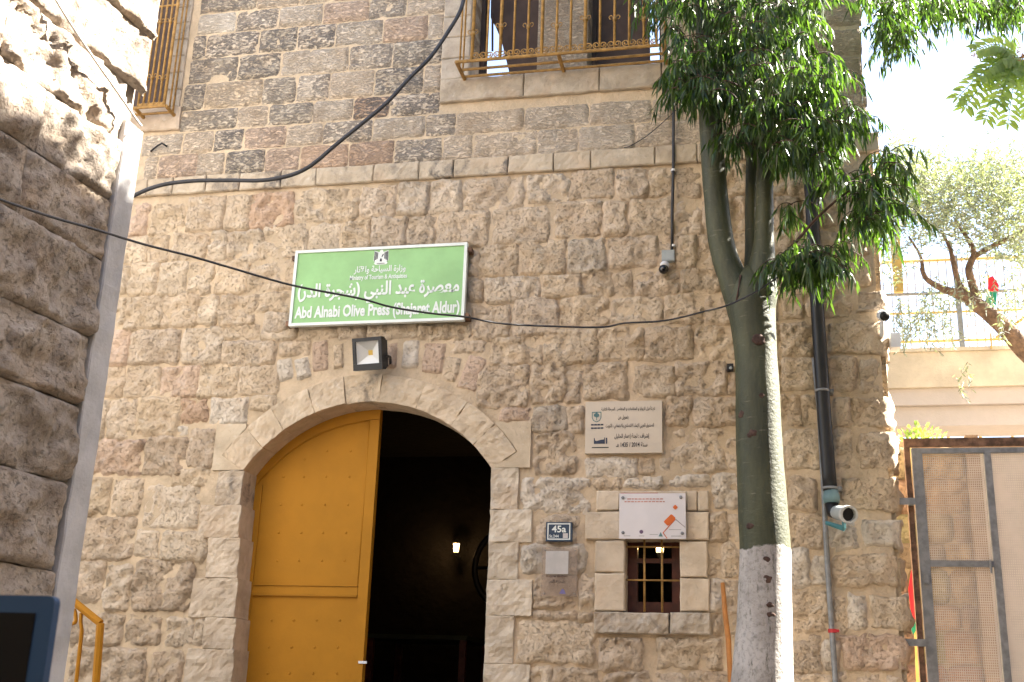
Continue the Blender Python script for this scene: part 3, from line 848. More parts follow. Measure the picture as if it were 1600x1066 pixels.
YF = -0.30
zf = P(870, 84, YF).z
ux = [737, 760, 781, 802, 824, 846, 869, 891, 914, 937, 960, 983, 1006, 1026]
ux = [P(u, 96 - (u - 712) * .073, YF).x for u in ux]
xl2, xr2 = P(713, 96, YF).x, P(1037, 72, YF).x
zb = P(724, 128, 0.0).z
grille('window_grille', 'wide yellow iron cage grille over the pair of upper windows', ux, zf, YF, xl2, xr2, 8.0, (0, 2, 5, 8), [(YF, zf), (YF * .6, zf + (zb - zf) * .4), (YF * .25, zf + (zb - zf) * .75)])
zf2 = P(250, 166, -.18).z
ux2 = [P(u, 100, -.18).x for u in (225, 233, 241, 249, 257, 265)]
grille('window_grille', 'narrow yellow iron grille at top left beside the sunlit stone corner', ux2, zf2, -.18, ux2[0] - .3, P(268, 100, -.18).x, 8.0, (5,), [(-.18, zf2), (-.09, zf2 - .01)])

# ================================================================== HALL INSIDE
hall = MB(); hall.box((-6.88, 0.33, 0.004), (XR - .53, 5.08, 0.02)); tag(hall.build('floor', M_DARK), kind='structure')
M_FLAME = emit_mat('lantern_glow', (1.0, 0.62, 0.25), 1.6)


def lantern(label, p, r, watts):
    g = thing('wall_lantern', label, 'lantern', 'lit lanterns in the hall')
    s_ = MB(); s_.tube([(p.x, p.y, p.z - r * 1.1), (p.x, p.y, p.z + r * 1.0)], [r * .6, r * .8], 6); s_.build('glowing_glass', M_FLAME, g)
    s_ = MB(); s_.tube([(p.x, p.y, p.z + r * 1.02), (p.x, p.y, p.z + r * 2.2)], [r * 1.1, r * .1], 6); s_.build('cap', M_BLK, g)
    s_ = MB(); s_.tube([(p.x, p.y, p.z - r * 2), (p.x, p.y, p.z - r * 1.12)], [r * .2, r * .75], 6); s_.build('base', M_BLK, g)
    s_ = MB()
    for k in range(6):
        a = k * math.pi / 3; s_.tube([(p.x + r * .62 * math.cos(a), p.y + r * .62 * math.sin(a), p.z - r * 1.1), (p.x + r * .84 * math.cos(a), p.y + r * .84 * math.sin(a), p.z + r)], r * .07, 4)
    s_.build('cage', M_BLK, g)
    s_ = MB(); s_.tube([(p.x, p.y, p.z - r * 1.6), (p.x, p.y + .12, p.z - r * 2.4), (p.x, 5.09 if p.y > 3 else p.y + .3, p.z - r * 1.8)], r * .16, 6); s_.build('bracket', M_BLK, g)
    ld = bpy.data.lights.new('lantern_light', 'POINT'); ld.energy = watts; ld.color = (1, .6, .25); ld.shadow_soft_size = .03
    lo = bpy.data.objects.new('lantern_light', ld); C.objects.link(lo); lo.parent = g; lo.location = (p.x, p.y - r * 1.6, p.z)


lantern('lit wall lantern deep inside the dark doorway', P(713, 856, 4.9), 0.045, .45)
lantern('lit lantern behind the small barred window', P(1031, 853, 0.9), 0.045, 0.5)
tb = thing('table', 'low table with dull green top inside the dark doorway', 'table')
c = P(672, 1000, 3.4)
s_ = MB(); s_.box((c.x - .5, 2.9, c.z - .02), (c.x + .5, 3.9, c.z + .02)); s_.build('table_top', simple('dull_green_cloth', (.03, .034, .012), .7), tb)
for dx in (-.45, .45):
    for yy in (2.95, 3.85):
        s_ = MB(); s_.box((c.x + dx - .03, yy - .03, .02), (c.x + dx + .03, yy + .03, c.z - .021)); s_.build('leg', M_WOOD, tb)
wh = thing('press_wheel', 'dark spoked wheel of the old press half hidden by the doorway', 'wheel')
cc = P(806, 888, 3.0); rw = .40
s_ = MB(); s_.tube([(cc.x + rw * math.cos(a * math.pi / 16), 3.0, cc.z + rw * math.sin(a * math.pi / 16)) for a in range(33)], .03, 8); s_.build('rim', M_BLK, wh, True)
for k in range(6):
    a = k * math.pi / 3; s_ = MB(); s_.tube([(cc.x, 3.0, cc.z), (cc.x + rw * math.cos(a), 3.0, cc.z + rw * math.sin(a))], .018, 6); s_.build('spoke', M_BLK, wh)
s_ = MB(); s_.box((cc.x - .06, 2.96, .02), (cc.x + .06, 3.06, cc.z)); s_.build('stand', M_BLK, wh)

# ================================================================== SIGNS ON THE WALL
sg = thing('sign_board', 'green and white board reading Abd Alnabi Olive Press above the arched door', 'sign')
YS = -0.10
sx0, sx1 = P(457, 452, YS).x, P(728, 440, YS).x
sz1 = (P(463, 393, YS).z + P(731, 379, YS).z) / 2; sz0 = (P(451, 510, YS).z + P(725, 501, YS).z) / 2
M_GRN = simple('faded_green_print', (0.26, 0.49, 0.20), 0.4, var=0.10, scale=3.5)
s_ = MB(); s_.box((sx0 + .012, YS, sz0 + .012), (sx1 - .012, YS + .02, sz1 - .012)); s_.build('panel', M_GRN, sg)
for nm, a, b in (('frame', (sx0, YS - .012, sz0), (sx0 + .022, YS + .03, sz1)), ('frame', (sx1 - .022, YS - .012, sz0), (sx1, YS + .03, sz1)),
                 ('frame', (sx0 + .0221, YS - .0115, sz0), (sx1 - .0221, YS + .03, sz0 + .022)), ('frame', (sx0 + .0221, YS - .0115, sz1 - .022), (sx1 - .0221, YS + .03, sz1))):
    s_ = MB(); s_.box(a, b); s_.build(nm, M_WTXT, sg)
for xx, zz in ((sx0, sz1 - .05), (sx0, sz0 + .03), (sx1, sz1 - .05), (sx1, sz0 + .04)):
    s_ = MB(); s_.box((xx - .03, YS + .005, zz - .02), (xx + .03, 0.03, zz + .015)); s_.build('bracket', M_RUST, sg)
SW, SH = sx1 - sx0, sz1 - sz0
def sb(a, b, c, d): return (sx0 + a * SW, sz0 + b * SH, sx0 + c * SW, sz0 + d * SH)
YT = YS - .003
text('english_lettering', 'Abd Alnabi Olive Press (Shajaret Aldur)', sb(.028, .05, .972, .255), YT, M_WTXT, sg, .034)
text('arabic_lettering', arab('معصرة عبد النبي (شجرة الدّر)'.replace('\u0651', '')), sb(.035, .265, .965, .55), YT, M_WTXT, sg, .028)
text('ministry_lettering', 'Ministry of Tourism & Antiquities', sb(.335, .555, .665, .635), YT, M_WTXT, sg, .025)
text('arabic_ministry_lettering', arab('وزارة السياحة والآثار'), sb(.355, .645, .655, .755), YT, M_WTXT, sg, .025)
ex0, ez0, ex1, ez1 = sb(.463, .765, .553, .965)
ew, eh = ex1 - ex0, ez1 - ez0
def ep(pts): return [(ex0 + a * ew, ez0 + b * eh) for a, b in pts]
em = MB(); em.prism(ep([(.05, .95), (.25, .86), (.38, .82), (.42, .95), (.5, 1), (.6, .95), (.62, .82), (.75, .86), (.95, .95), (.98, .25), (.85, .2), (.95, .1), (.85, 0), (.15, 0), (.05, .1), (.15, .2), (.02, .25)]), YT, YT + .002)
emb = em.build('emblem', M_WTXT, sg)
for k in range(3):
    for f_ in (0, 1):
        a = .07 + k * .085
        q_ = [(a, .88 - k * .03), (a + .05, .85 - k * .03), (a + .035, .25 + k * .06), (a - .015, .25 + k * .06)]
        if f_: q_ = [(1 - p_[0], p_[1]) for p_ in reversed(q_)]
        s_ = MB(); s_.prism(ep(q_), YT - .002, YT - .0004); s_.build('wing_feather', M_BTXT, emb)
for q_ in ([(.53, .5), (.58, .5), (.67, .68), (.6, .68)], [(.5, .44), (.57, .3), (.55, .2), (.45, .2), (.43, .3)], [(.25, .06), (.75, .06), (.75, .085), (.25, .085)]):
    s_ = MB(); s_.prism(ep(q_), YT - .002, YT - .0004); s_.build('emblem_mark', M_BTXT, emb)

# stone plaque
pq = thing('stone_plaque', 'pale stone plaque with black Arabic inscription above the small window', 'plaque')
YQ = -0.05
qx = pbox(914.5, 627, 1034.5, 708, YQ)
M_PLQ = simple('pale_polished_stone', (0.56, 0.48, 0.38), 0.5, var=0.04, scale=5)
s_ = MB(); s_.box((qx[0], YQ, qx[1]), (qx[2], 0.02, qx[3])); s_.build('slab', M_PLQ, pq)
QW, QH = qx[2] - qx[0], qx[3] - qx[1]
def qb(a, b, c, d): return (qx[0] + a * QW, qx[1] + b * QH, qx[0] + c * QW, qx[1] + d * QH)
YQT = YQ - .002
text('inscription_line', arab('تم تأهيل الزوايا و المقامات و المعاصر . المرحلة الثانية'), qb(.21, .79, .91, .90), YQT, M_BTXT, pq, .014)
text('inscription_line', arab('بتمويل من'), qb(.43, .635, .565, .735), YQT, M_BTXT, pq, .014)
text('inscription_line', arab('الصندوق العربي للإنماء الاقتصادي والاجتماعي - الكويت'), qb(.27, .455, .895, .565), YQT, M_BTXT, pq, .014)
text('inscription_line', arab('إشراف : لجنة إعمار الخليل'), qb(.385, .255, .835, .37), YQT, M_BTXT, pq, .014)
text('inscription_line', arab('سنة 2014 / 1435 هـ'), qb(.405, .115, .81, .205), YQT, M_BTXT, pq, .016)
M_TEAL = simple('teal_print', (.10, .20, .20), .6); M_NAVY = simple('navy_print', (.03, .04, .07), .6)
a, b, c, d = qb(.085, .595, .21, .80); sw, sh = c - a, d - b
shp = [(0, 1), (1, 1), (1, .45), (.85, .15), (.5, 0), (.15, .15), (0, .45)]
s_ = MB(); s_.strip([(a + x * sw, b + z * sh) for x, z in shp + shp[:1]], [(a + (.5 + (x - .5) * .84) * sw, b + (.5 + (z - .5) * .84) * sh) for x, z in shp + shp[:1]], YQT, YQT + .0015)
lg = s_.build('shield_logo', M_TEAL, pq)
s_ = MB()
for (cx, cz, rr) in ((.35, .68, .15), (.65, .68, .15), (.5, .78, .15), (.5, .6, .14)):
    s_.prism([(a + (cx + rr * math.cos(k * math.pi / 4)) * sw, b + (cz + rr * 1.1 * math.sin(k * math.pi / 4)) * sh) for k in range(8)], YQT - .0002 * cx, YQT + .0015)
s_.prism([(a + .46 * sw, b + .2 * sh), (a + .54 * sw, b + .2 * sh), (a + .53 * sw, b + .5 * sh), (a + .47 * sw, b + .5 * sh)], YQT, YQT + .0014)
s_.build('tree_mark', M_TEAL, lg)
for zz in (.535, .47):
    for k in range(4):
        bb = qb(.075 + k * .042, zz, .112 + k * .042, zz + .028); s_ = MB(); s_.box((bb[0], YQT, bb[1]), (bb[2], YQT + .0015, bb[3])); s_.build('logo_caption', M_NAVY, pq)
a, b, c, d = qb(.10, .18, .30, .30); sw, sh = c - a, d - b
s_ = MB(); s_.prism([(a + x * sw, b + z * sh) for x, z in ((.08, 0), (.8, 0), (.8, 1), (.76, 1), (.74, .7), (.5, .62), (.25, .45), (.16, .55), (.12, .95), (.08, .95))], YQT, YQT + .0015); s_.build('building_logo', M_NAVY, pq)
s_ = MB(); s_.box((a + .86 * sw, YQT, b), (a + .95 * sw, YQT + .0015, b + sh * .95)); s_.build('building_logo', M_NAVY, pq)
bb = qb(.09, .10, .31, .118); s_ = MB(); s_.box((bb[0], YQT, bb[1]), (bb[2], YQT + .0015, bb[3])); s_.build('logo_caption', M_BTXT, pq)

# house number plate
hp = thing('house_number_plate', 'dark blue enamel house number plate reading 45a', 'number plate')
YH = -0.062
h0 = pbox(853, 816, 893.5, 846, YH)
M_BLUE = simple('dark_blue_enamel', (0.012, 0.04, 0.085), 0.3, var=.05)
s_ = MB(); s_.box((h0[0], YH, h0[1]), (h0[2], -0.02, h0[3])); s_.build('plate', M_BLUE, hp)
HW, HH = h0[2] - h0[0], h0[3] - h0[1]
def hb(a, b, c, d): return (h0[0] + a * HW, h0[1] + b * HH, h0[0] + c * HW, h0[1] + d * HH)
for q_ in ((.06, .08, .94, .14), (.06, .88, .94, .94), (.06, .1405, .1, .8795), (.9, .1405, .94, .8795)):
    bb = hb(*q_); s_ = MB(); s_.box((bb[0], YH - .0025, bb[1]), (bb[2], YH - .0002, bb[3])); s_.build('border', M_WTXT, hp)
text('number_lettering', '45a', hb(.23, .46, .78, .82), YH - .002, M_WTXT, hp, .02)
text('street_lettering', 'St.244', hb(.14, .19, .5, .34), YH - .002, M_WTXT, hp, .01)
bb = hb(.66, .17, .85, .42); s_ = MB(); s_.box((bb[0], YH - .002, bb[1]), (bb[2], YH - .0002, bb[3])); s_.build('blank_code_field', simple('greyish_print', (.5, .47, .46), .6), hp)

# clear sticker plate below it (its code is left blank)
ck = thing('clear_plate', 'clear plastic plate with blank white square below the house number', 'plate')
YC = -0.066
M_CLR, t_, n_, l_, b_ = newmat('scuffed_clear_plastic')
q = NB(t_); tr = q.node('ShaderNodeBsdfTransparent'); tr.inputs[0].default_value = (.93, .9, .88, 1)
b_.inputs['Base Color'].default_value = (.45, .38, .32, 1); b_.inputs['Roughness'].default_value = .25
ms = q.node('ShaderNodeMixShader'); ms.inputs[0].default_value = .22
q.link(tr.outputs[0], ms.inputs[1]); q.link(b_.outputs[0], ms.inputs[2]); q.link(ms.outputs[0], n_['Material Output'].inputs[0])
bb = pbox(846, 855, 902, 932, YC); s_ = MB(); s_.box((bb[0], YC, bb[1]), (bb[2], YC + .003, bb[3])); s_.build('sheet', M_CLR, ck)
for xx in (bb[0] + .02, bb[2] - .02):
    for zz in (bb[1] + .02, bb[3] - .02):
        s_ = MB(); s_.tube([(xx, YC - .002, zz), (xx, 0.01, zz)], .004, 8); s_.build('screw', M_STEEL, ck)
bb = pbox(852.5, 861, 888, 897, YC - .002); s_ = MB(); s_.box((bb[0], YC - .002, bb[1]), (bb[2], YC - .0003, bb[3])); s_.build('blank_square', simple('dull_white_print', (.50, .47, .44), .6), ck)
text('lettering', 'Shajarat Al-Durr', pbox(853, 899, 887, 903, YC - .001), YC - .001, simple('dark_red_print', (.06, .025, .02), .6), ck, .02)
text('lettering', arab('شجرة الدر'), pbox(858, 906, 882, 912, YC - .001), YC - .001, M_BTXT, ck, .02)
s_ = MB(); bb = pbox(874, 920, 884, 928, YC - .001); s_.prism([(bb[0], bb[1]), (bb[2], bb[1]), (bb[2] - .01, bb[3] - .01), ((bb[0] + bb[2]) / 2, bb[3]), (bb[0] + .01, bb[3] - .01)], YC - .0012, YC - .0002); s_.build('purple_mark', simple('violet_print', (.16, .14, .30), .6), ck)

# white information board
wb = thing('information_board', 'white plastic board with orange squares above the small barred window', 'sign')
YB = -0.075
wx = pbox(967.5, 771, 1071.5, 842, YB)
M_BRD = simple('white_acrylic', (.66, .63, .64), .25, var=.02)
s_ = MB(); s_.box((wx[0], YB, wx[1]), (wx[2], YB + .008, wx[3])); s_.build('panel', M_BRD, wb)
s_ = MB(); s_.box((wx[0] + .01, YB + .001, wx[3] + .0005), (wx[0] + .26, YB + .007, wx[3] + .004)); s_.build('red_edge', simple('red_print', (.42, .05, .03), .5), wb)
WW, WH = wx[2] - wx[0], wx[3] - wx[1]
def wbx(a, b): return (wx[0] + a * WW, wx[1] + b * WH)
for a, b in ((.055, .90), (.93, .91), (.06, .13), (.945, .12)):
    p = wbx(a, b); s_ = MB(); s_.tube([(p[0], YB - .006, p[1]), (p[0], 0.0, p[1])], .011, 14); s_.build('standoff_bolt', M_STEEL, wb, True)
M_ORG = simple('orange_print', (.62, .13, .02), .5, var=.03)
def rr(cx, cz, w_, h_, ang, mat, nm):
    c0 = wbx(cx, cz); ca, sa = math.cos(ang), math.sin(ang); pts = []
    for qx_, qz_ in ((1, 1), (-1, 1), (-1, -1), (1, -1)):
        a0 = math.atan2(qz_, qx_) - math.pi / 4
        for k in range(4):
            a_ = a0 + k * math.pi / 6; r_ = min(w_, h_) * .22
            x_ = qx_ * (w_ / 2 - r_) + r_ * math.cos(a_); z_ = qz_ * (h_ / 2 - r_) + r_ * math.sin(a_)
            pts.append((c0[0] + x_ * ca - z_ * sa, c0[1] + x_ * sa + z_ * ca))
    s_ = MB(); s_.prism(list(reversed(pts)), YB - .002, YB - .0003); return s_.build(nm, mat, wb)
rr(.845, .69, .026, .026, R(45), M_ORG, 'orange_square'); rr(.76, .41, .075, .042, R(45), M_ORG, 'orange_block')
for (a, b) in (((.66, .13), (.845, .43)), ((.845, .43), (.99, .25)), ((.66, .13), (.72, .01))):
    p0, p1 = wbx(*a), wbx(*b); s_ = MB(); s_.tube([(p0[0], YB - .001, p0[1]), (p1[0], YB - .001, p1[1])], .0028, 4); s_.build('orange_outline', M_ORG if a == (.66, .13) else simple('grey_print', (.4, .36, .36), .6), wb)
M_PINK = simple('faded_red_print', (.50, .22, .18), .6)
for row, z_, a0, a1 in ((0, .875, .12, .66), (1, .815, .08, .69)):
    x_ = a0
    while x_ < a1:
        wd = random.uniform(.02, .06); p = wbx(x_, z_); s_ = MB(); s_.box((p[0], YB - .0012, p[1] - .0035), (p[0] + wd * WW, YB - .0003, p[1] + .0035)); s_.build('print_line', M_PINK, wb); x_ += wd + .012
s_ = MB(); p = wbx(.335, .15); s_.prism([(p[0] + .013 * math.cos(-k * .5236), p[1] + .013 * math.sin(-k * .5236)) for k in range(12)], YB - .0015, YB - .0003); s_.build('round_logo', simple('plum_print', (.12, .07, .13), .6), wb)
s_ = MB(); p = wbx(.625, .05); s_.prism([(p[0] - .014, p[1]), (p[0], p[1] + .03), (p[0] + .014, p[1])], YB - .0015, YB - .0003); s_.build('triangle_logo', M_TEAL, wb)
for a, b, wd in ((.30, .06, .08), (.46, .09, .12), (.75, .2, .18), (.78, .06, .15), (.07, .06, .1)):
    p = wbx(a, b); s_ = MB(); s_.box((p[0], YB - .0012, p[1] - .002), (p[0] + wd * WW, YB - .0003, p[1] + .0025)); s_.build('print_line', simple('grey_print_line', (.35, .34, .33), .6), wb)

# ================================================================== LAMPS, CAMERAS, PIPES
fl = thing('floodlight', 'square black floodlight below the green sign', 'floodlight')
fc = P(575.5, 553, -0.2)
FM = Matrix.Translation(fc) @ Matrix.Rotation(R(-9), 4, 'Z') @ Matrix.Rotation(R(14), 4, 'X')
hwf, hhf = .118, .118
def fm(pts): return [FM @ Vector(p) for p in pts]
for a, b in (((-hwf, -.02, -hhf), (hwf, .04, -hhf + .045)), ((-hwf, -.02, hhf - .025), (hwf, .04, hhf)), ((-hwf, -.0195, -hhf + .0455), (-hwf + .025, .04, hhf - .0255)), ((hwf - .025, -.0195, -hhf + .0455), (hwf, .04, hhf - .0255))):
    s_ = MB(); s_.box(a, b, FM); s_.build('housing', M_BLK, fl)
ix, iz0, iz1 = hwf - .026, -hhf + .046, hhf - .026
def dark_matte(name, c_):
    m_ = glass_mat(name, c_, .5); m_.node_tree.nodes['Principled BSDF'].inputs['Specular IOR Level'].default_value = .15; return m_
M_REF = glass_mat('silvered_reflector', (.62, .62, .60), .35); M_REF.node_tree.nodes['Principled BSDF'].inputs['Metallic'].default_value = .25
zc_ = (iz0 + iz1) / 2
inn = [(-.018, .036, zc_ - .018), (.018, .036, zc_ - .018), (.018, .036, zc_ + .018), (-.018, .036, zc_ + .018)]
out = [(-ix, -.008, iz0), (ix, -.008, iz0), (ix, -.008, iz1), (-ix, -.008, iz1)]
s_ = MB(); s_.add(fm(out + inn), [(0, 1, 5, 4), (1, 2, 6, 5), (2, 3, 7, 6), (3, 0, 4, 7)]); s_.build('reflector', M_REF, fl)
s_ = MB(); s_.add(fm(inn), [(0, 1, 2, 3)]); s_.build('led_chip', simple('yellow_led', (.55, .36, .06), .5), fl)
s_ = MB(); s_.box((-hwf + .01, .0405, -hhf + .01), (hwf - .01, .075, hhf - .01), FM)
for k in range(7): s_.box((-hwf + .02 + k * .033, .0755, -hhf + .02), (-hwf + .026 + k * .033, .10, hhf - .02), FM)
s_.build('heat_sink', M_BLK, fl)
s_ = MB(); s_.tube([FM @ Vector((hwf + .012, .03, -.02)), FM @ Vector((hwf + .012, .09, -.03)), Vector((fc.x + .1, 0.02, fc.z - .03))], .010, 6); s_.tube([FM @ Vector((-hwf - .005, .03, -.02)), FM @ Vector((-hwf + .01, .1, -.03)), Vector((fc.x - .06, 0.02, fc.z - .03))], .010, 6); s_.build('bracket', M_BLK, fl)

def dome_cam(name, label, u, v, r, y=-0.12):
    g = thing(name, label, 'camera', 'security cameras'); p = P(u, v, y)
    s_ = MB(); s_.tube([(p.x, 0.03, p.z + r * 1.1), (p.x, y + .02, p.z + r * 1.2)], r * .75, 12); s_.build('mount', M_WHT, g, True)
    s_ = MB(); s_.sphere(p, r, 14, 9, (1, 1, .95)); s_.build('dome', glass_mat('black_dome', (.004, .004, .005), .12), g, True)
    s_ = MB(); s_.tube([(p.x + r * .1, y + .01, p.z + r * .55), (p.x + r * .2, y + .03, p.z + r * 1.3)], r * .9, 14); s_.build('shroud', M_WHT, g, True)
dome_cam('security_camera', 'small black dome camera under the grey junction box', 1037, 421, .036)
jb = thing('junction_box', 'small grey junction box on the wall cable', 'box')
bb = pbox(1034, 391, 1054, 408, -.06); s_ = MB(); s_.box((bb[0], -.065, bb[1]), (bb[2], 0.01, bb[3])); s_.build('case', M_GREY, jb)
s_ = MB(); s_.box((bb[0] + .006, -.069, bb[1] + .006), (bb[2] - .006, -.0652, bb[3] - .006)); s_.build('lid', M_GREY, jb)
cb = thing('wall_cable', 'thin black cable running down the wall to the junction box', 'cable')
s_ = MB(); s_.tube([P(1053, 100, -.05), P(1052.5, 163, -.05), P(1052, 266, -.05), P(1050.5, 330, -.055), P(1050, 391, -.05)], .011, 8); s_.build('cable', M_WIRE, cb, True)
for v in (164, 266, 384):
    p = P(1052, v, -.05); s_ = MB(); s_.tube([(p.x, -.05, p.z - .008), (p.x, -.05, p.z + .008)], .015, 8); s_.box((p.x - .02, -.045, p.z - .006), (p.x + .002, 0.01, p.z + .006)); s_.build('clip', M_WHT, cb)
lw = MB(); lw.tube(crom([P(1056, 172, -.06), P(1035, 192, -.05), P(1010, 213, -.045), P(985, 228, -.04), P(975, 231, -.035)]), .0035, 5)
tag(lw.build('loose_wire', M_WIRE, None, True), 'thin stray wire hanging from the cable below the big grille', 'wire')
sc_ = thing('door_sensor', 'tiny black sensor box on the wall beside the trunk', 'sensor')
p = P(1141, 574, -.05); s_ = MB(); s_.box((p.x - .022, -.06, p.z - .024), (p.x + .022, 0.01, p.z + .024)); s_.build('case', M_BLK, sc_)
s_ = MB(); s_.sphere((p.x + .003, -.06, p.z - .008), .011, 8, 6); s_.build('lens', M_GREY, sc_)
# bullet camera at the corner
bc = thing('bullet_camera', 'white bullet camera with dark lens on the building corner', 'camera', 'security cameras')
p = P(1382, 494, -.16); d = (CAM + Vector((1.0, 1, 0)) - p).normalized()
s_ = MB(); s_.tube([p, p - d * .13], .036, 14); s_.build('body', M_WHT, bc, True)
s_ = MB(); s_.tube([p + d * .012, p - d * .005], .031, 14); s_.build('lens', M_BLK, bc, True)
s_ = MB(); s_.tube([p - d * .1, Vector((p.x - .01, -.03, p.z - .09)), Vector((p.x - .01, 0.05, p.z - .09))], .015, 8); s_.build('bracket', M_WHT, bc, True)
s_ = MB(); q0 = P(1397, 536, 0.05); s_.box((q0.x - .03, -.02, q0.z - .05), (q0.x + .035, .10, q0.z + .05)); s_.build('cable_box', M_WHT, bc)
# drain pipe, thin pipe, outlet
dp = thing('drain_pipe', 'thick black drain pipe behind the tree down to the valve', 'pipe')
pts = [P(u, v, -.09) for u, v in ((1258, 200), (1268, 310), (1273, 420), (1281, 540), (1288, 650), (1295, 740), (1297, 767))]
s_ = MB(); s_.tube(pts, .046, 14); s_.build('pipe', M_BLK, dp, True)
p = P(1283, 611, -.09)
for v, u in ((611, 1284.5), (763, 1297)):
    p = P(u, v, -.09); s_ = MB(); s_.tube([(p.x, -.09, p.z - .008), (p.x, -.09, p.z + .008)], .05, 14); s_.box((p.x + .03, -.10, p.z - .012), (p.x + .075, 0.01, p.z + .01)); s_.build('clamp', M_STEEL, dp, True)
M_TURQ = simple('turquoise_plastic', (.05, .17, .19), .45); 
p = P(1299, 778, -.09)
s_ = MB(); s_.tube([(p.x, -.09, p.z + .05), (p.x, -.09, p.z), (p.x, -.09, p.z - .035)], [.045, .056, .05], 14); s_.build('coupling', simple('faded_turquoise_plastic', (.13, .21, .22), .5), dp, True)
e0 = P(1302, 800, -.10); e1 = P(1326, 804, -.36)
s_ = MB(); s_.tube([(p.x, -.09, p.z - .03), e0, e0 + (e1 - e0) * .3], [.042, .044, .044], 12); s_.build('elbow', M_BLK, dp, True)
s_ = MB(); s_.tube([e0 + (e1 - e0) * .25, e1], [.045, .05], 14, cap=False); s_.build('spout', M_GREY, dp, True)
dd = (e1 - e0).normalized()
s_ = MB(); s_.tube([e1 - dd * .025, e1 + dd * .012], .056, 18, cap=False); s_.tube([e1 + dd * .012, e1 + dd * .0122], [.056, .043], 18, cap=False); s_.tube([e1 + dd * .012, e1 - dd * .05], .043, 18, cap=False); s_.build('socket_rim', simple('pale_grey_plastic', (.5, .5, .48), .45), dp, True)
s_ = MB(); s_.tube([e1 - dd * .03, e1 - dd * .028], .0425, 16); s_.build('bore_shade_disc', M_BLK, dp)  # black disc standing for the shade inside the spout
h0_, h1_ = P(1291, 817, -.2), P(1319, 826, -.26)
s_ = MB(); s_.tube([h0_, h1_], [.014, .02], 6); s_.tube([h1_, h1_ + Vector((0, 0, .05))], .014, 6); s_.build('valve_handle', M_TURQ, dp)
tp = thing('water_pipe', 'thin grey water pipe running down beside the black drain', 'pipe')
pts = [P(u, v, -.05) for u, v in ((1272, 560), (1280, 640), (1287, 760), (1290, 830), (1294, 900), (1298, 960), (1303, 1030), (1307, 1090))] 
pts.append(Vector((pts[-1].x, -.05, 0)))
s_ = MB(); s_.tube(pts, .018, 10); s_.build('pipe', M_STEEL, tp, True)
p = P(1300.5, 986, -.05); s_ = MB(); s_.tube([(p.x, -.05, p.z - .012), (p.x, -.05, p.z + .012)], .026, 8); s_.box((p.x, -.08, p.z - .008), (p.x + .04, -.05, p.z + .008)); s_.build('red_tap', simple('red_plastic', (.40, .02, .025), .5), tp)
# leaning stick
s_ = MB(); s_.tube([P(1129, 911, -.10), P(1133, 960, -.13), P(1138, 1000, -.16), P(1140, 1044, -.2), Vector((P(1150, 1066, -.3).x + .02, -.55, 0.0))], [.014, .017, .018, .016, .016], 7)
tag(s_.build('wooden_stick', M_STICK, None, True), 'orange wooden stick leaning on the wall left of the trunk', 'stick')
# anchor hook and stub on upper wall
s_ = MB(); s_.tube([P(236, 236, -.03), P(246, 228, -.05), P(253, 224, -.05), P(261, 229, -.03)], .008, 6); s_.tube([P(236, 236, -.03), P(237, 237, .03)], .008, 6)
tag(s_.build('iron_hook', M_BLK, None, True), 'bent black iron hook in the stone beneath the left grille', 'hook')

# thick cable swinging across the upper wall
def cable(name, label, pts, r):
    s_ = MB(); s_.tube(crom(pts, 6), r, 8); return tag(s_.build(name, M_WIRE, None, True), label, 'cable')
cp = [(150, 340), (207, 307), (250, 290), (300, 283), (360, 282), (420, 281), (476, 265), (530, 222), (567, 192), (605, 160), (640, 122), (672, 90), (700, 50), (720, 15), (727, -20), (730, -60)]
cable('thick_cable', 'thick black cable swooping across the upper wall to the grille', [P(u, v, -.75 + .4 * k / 15) for k, (u, v) in enumerate(cp)], .0155)
tw = [(-60, 290), (0, 312), (80, 339), (150, 359), (225, 382), (300, 401), (362, 419), (457, 446), (560, 466), (612, 480), (675, 490), (725, 495), (787, 506), (890, 511), (945, 511), (977, 505), (1040, 501), (1100, 487), (1140, 476), (1185, 454), (1214, 434)]
cable('thin_wire', 'thin wire sagging from the left wall past the sign to the tree', [P(u, v, -4.75 + 3.5 * max(0, (u + 60) / 1274) ** 0.9) for u, v in tw], .0052)

# ================================================================== LEFT NEIGHBOUR
lb = thing('corner_house', 'rough boulder faced stone wall at left, sunlit above, shaded below', 'building')
corner = P(188, 400, -3.4)
dL = ROT @ Vector((1405 - 800, 533 - 1085, -F)); dL.z = 0; dL.normalize()
nL = Vector((dL.y, -dL.x, 0))                        # visible face looks to +x
def PL(u, v):
    d = ROT @ Vector((u - 800, 533 - v, -F)); t = (corner - CAM).dot(nL) / d.dot(nL); q_ = CAM + d * t
    return (q_ - corner).dot(-dL), q_.z               # s: distance from the corner towards the camera
def XL(p):                                            # local (x,y,z): x towards far corner, -y out of the wall
    return corner.xy.to_3d() + dL * p[0] + nL * (-p[1]) + Vector((0, 0, p[2]))
zt = 9.0
strip_w = 0.13
s_ = MB(); s_.box((-5.5, 0.035, 0), (-0.02, 0.05, zt)); s_.v = [tuple(XL(Vector(v_))) for v_ in s_.v]; s_.build('mortar_bed', simple('grey_brown_mortar', (.3, .25, .2), .95, var=.2), lb)
s_ = MB(); s_.box((-5.5, 0.0505, 0), (-0.021, 4.5, zt)); s_.v = [tuple(XL(Vector(v_))) for v_ in s_.v]; s_.build('wall_core', M_PLAST, lb)
z_q = PL(225, 215)[1]
blk = MB(); nz_ = 40
s_ = block('corner_strip', rectmap(-strip_w, 0, 0.0, z_q), strip_w, z_q, lb, M_PLAST, (1, 1, 1, 0), -0.03, 0.06, cell=.1, rough=.006, bev=.006, wob=.004, xf=lambda p: XL(Vector(p)))
rowv = [-260, -150, -30, 88, 203, 318, 463, 589, 726, 878, 1012, 1150, 1290]
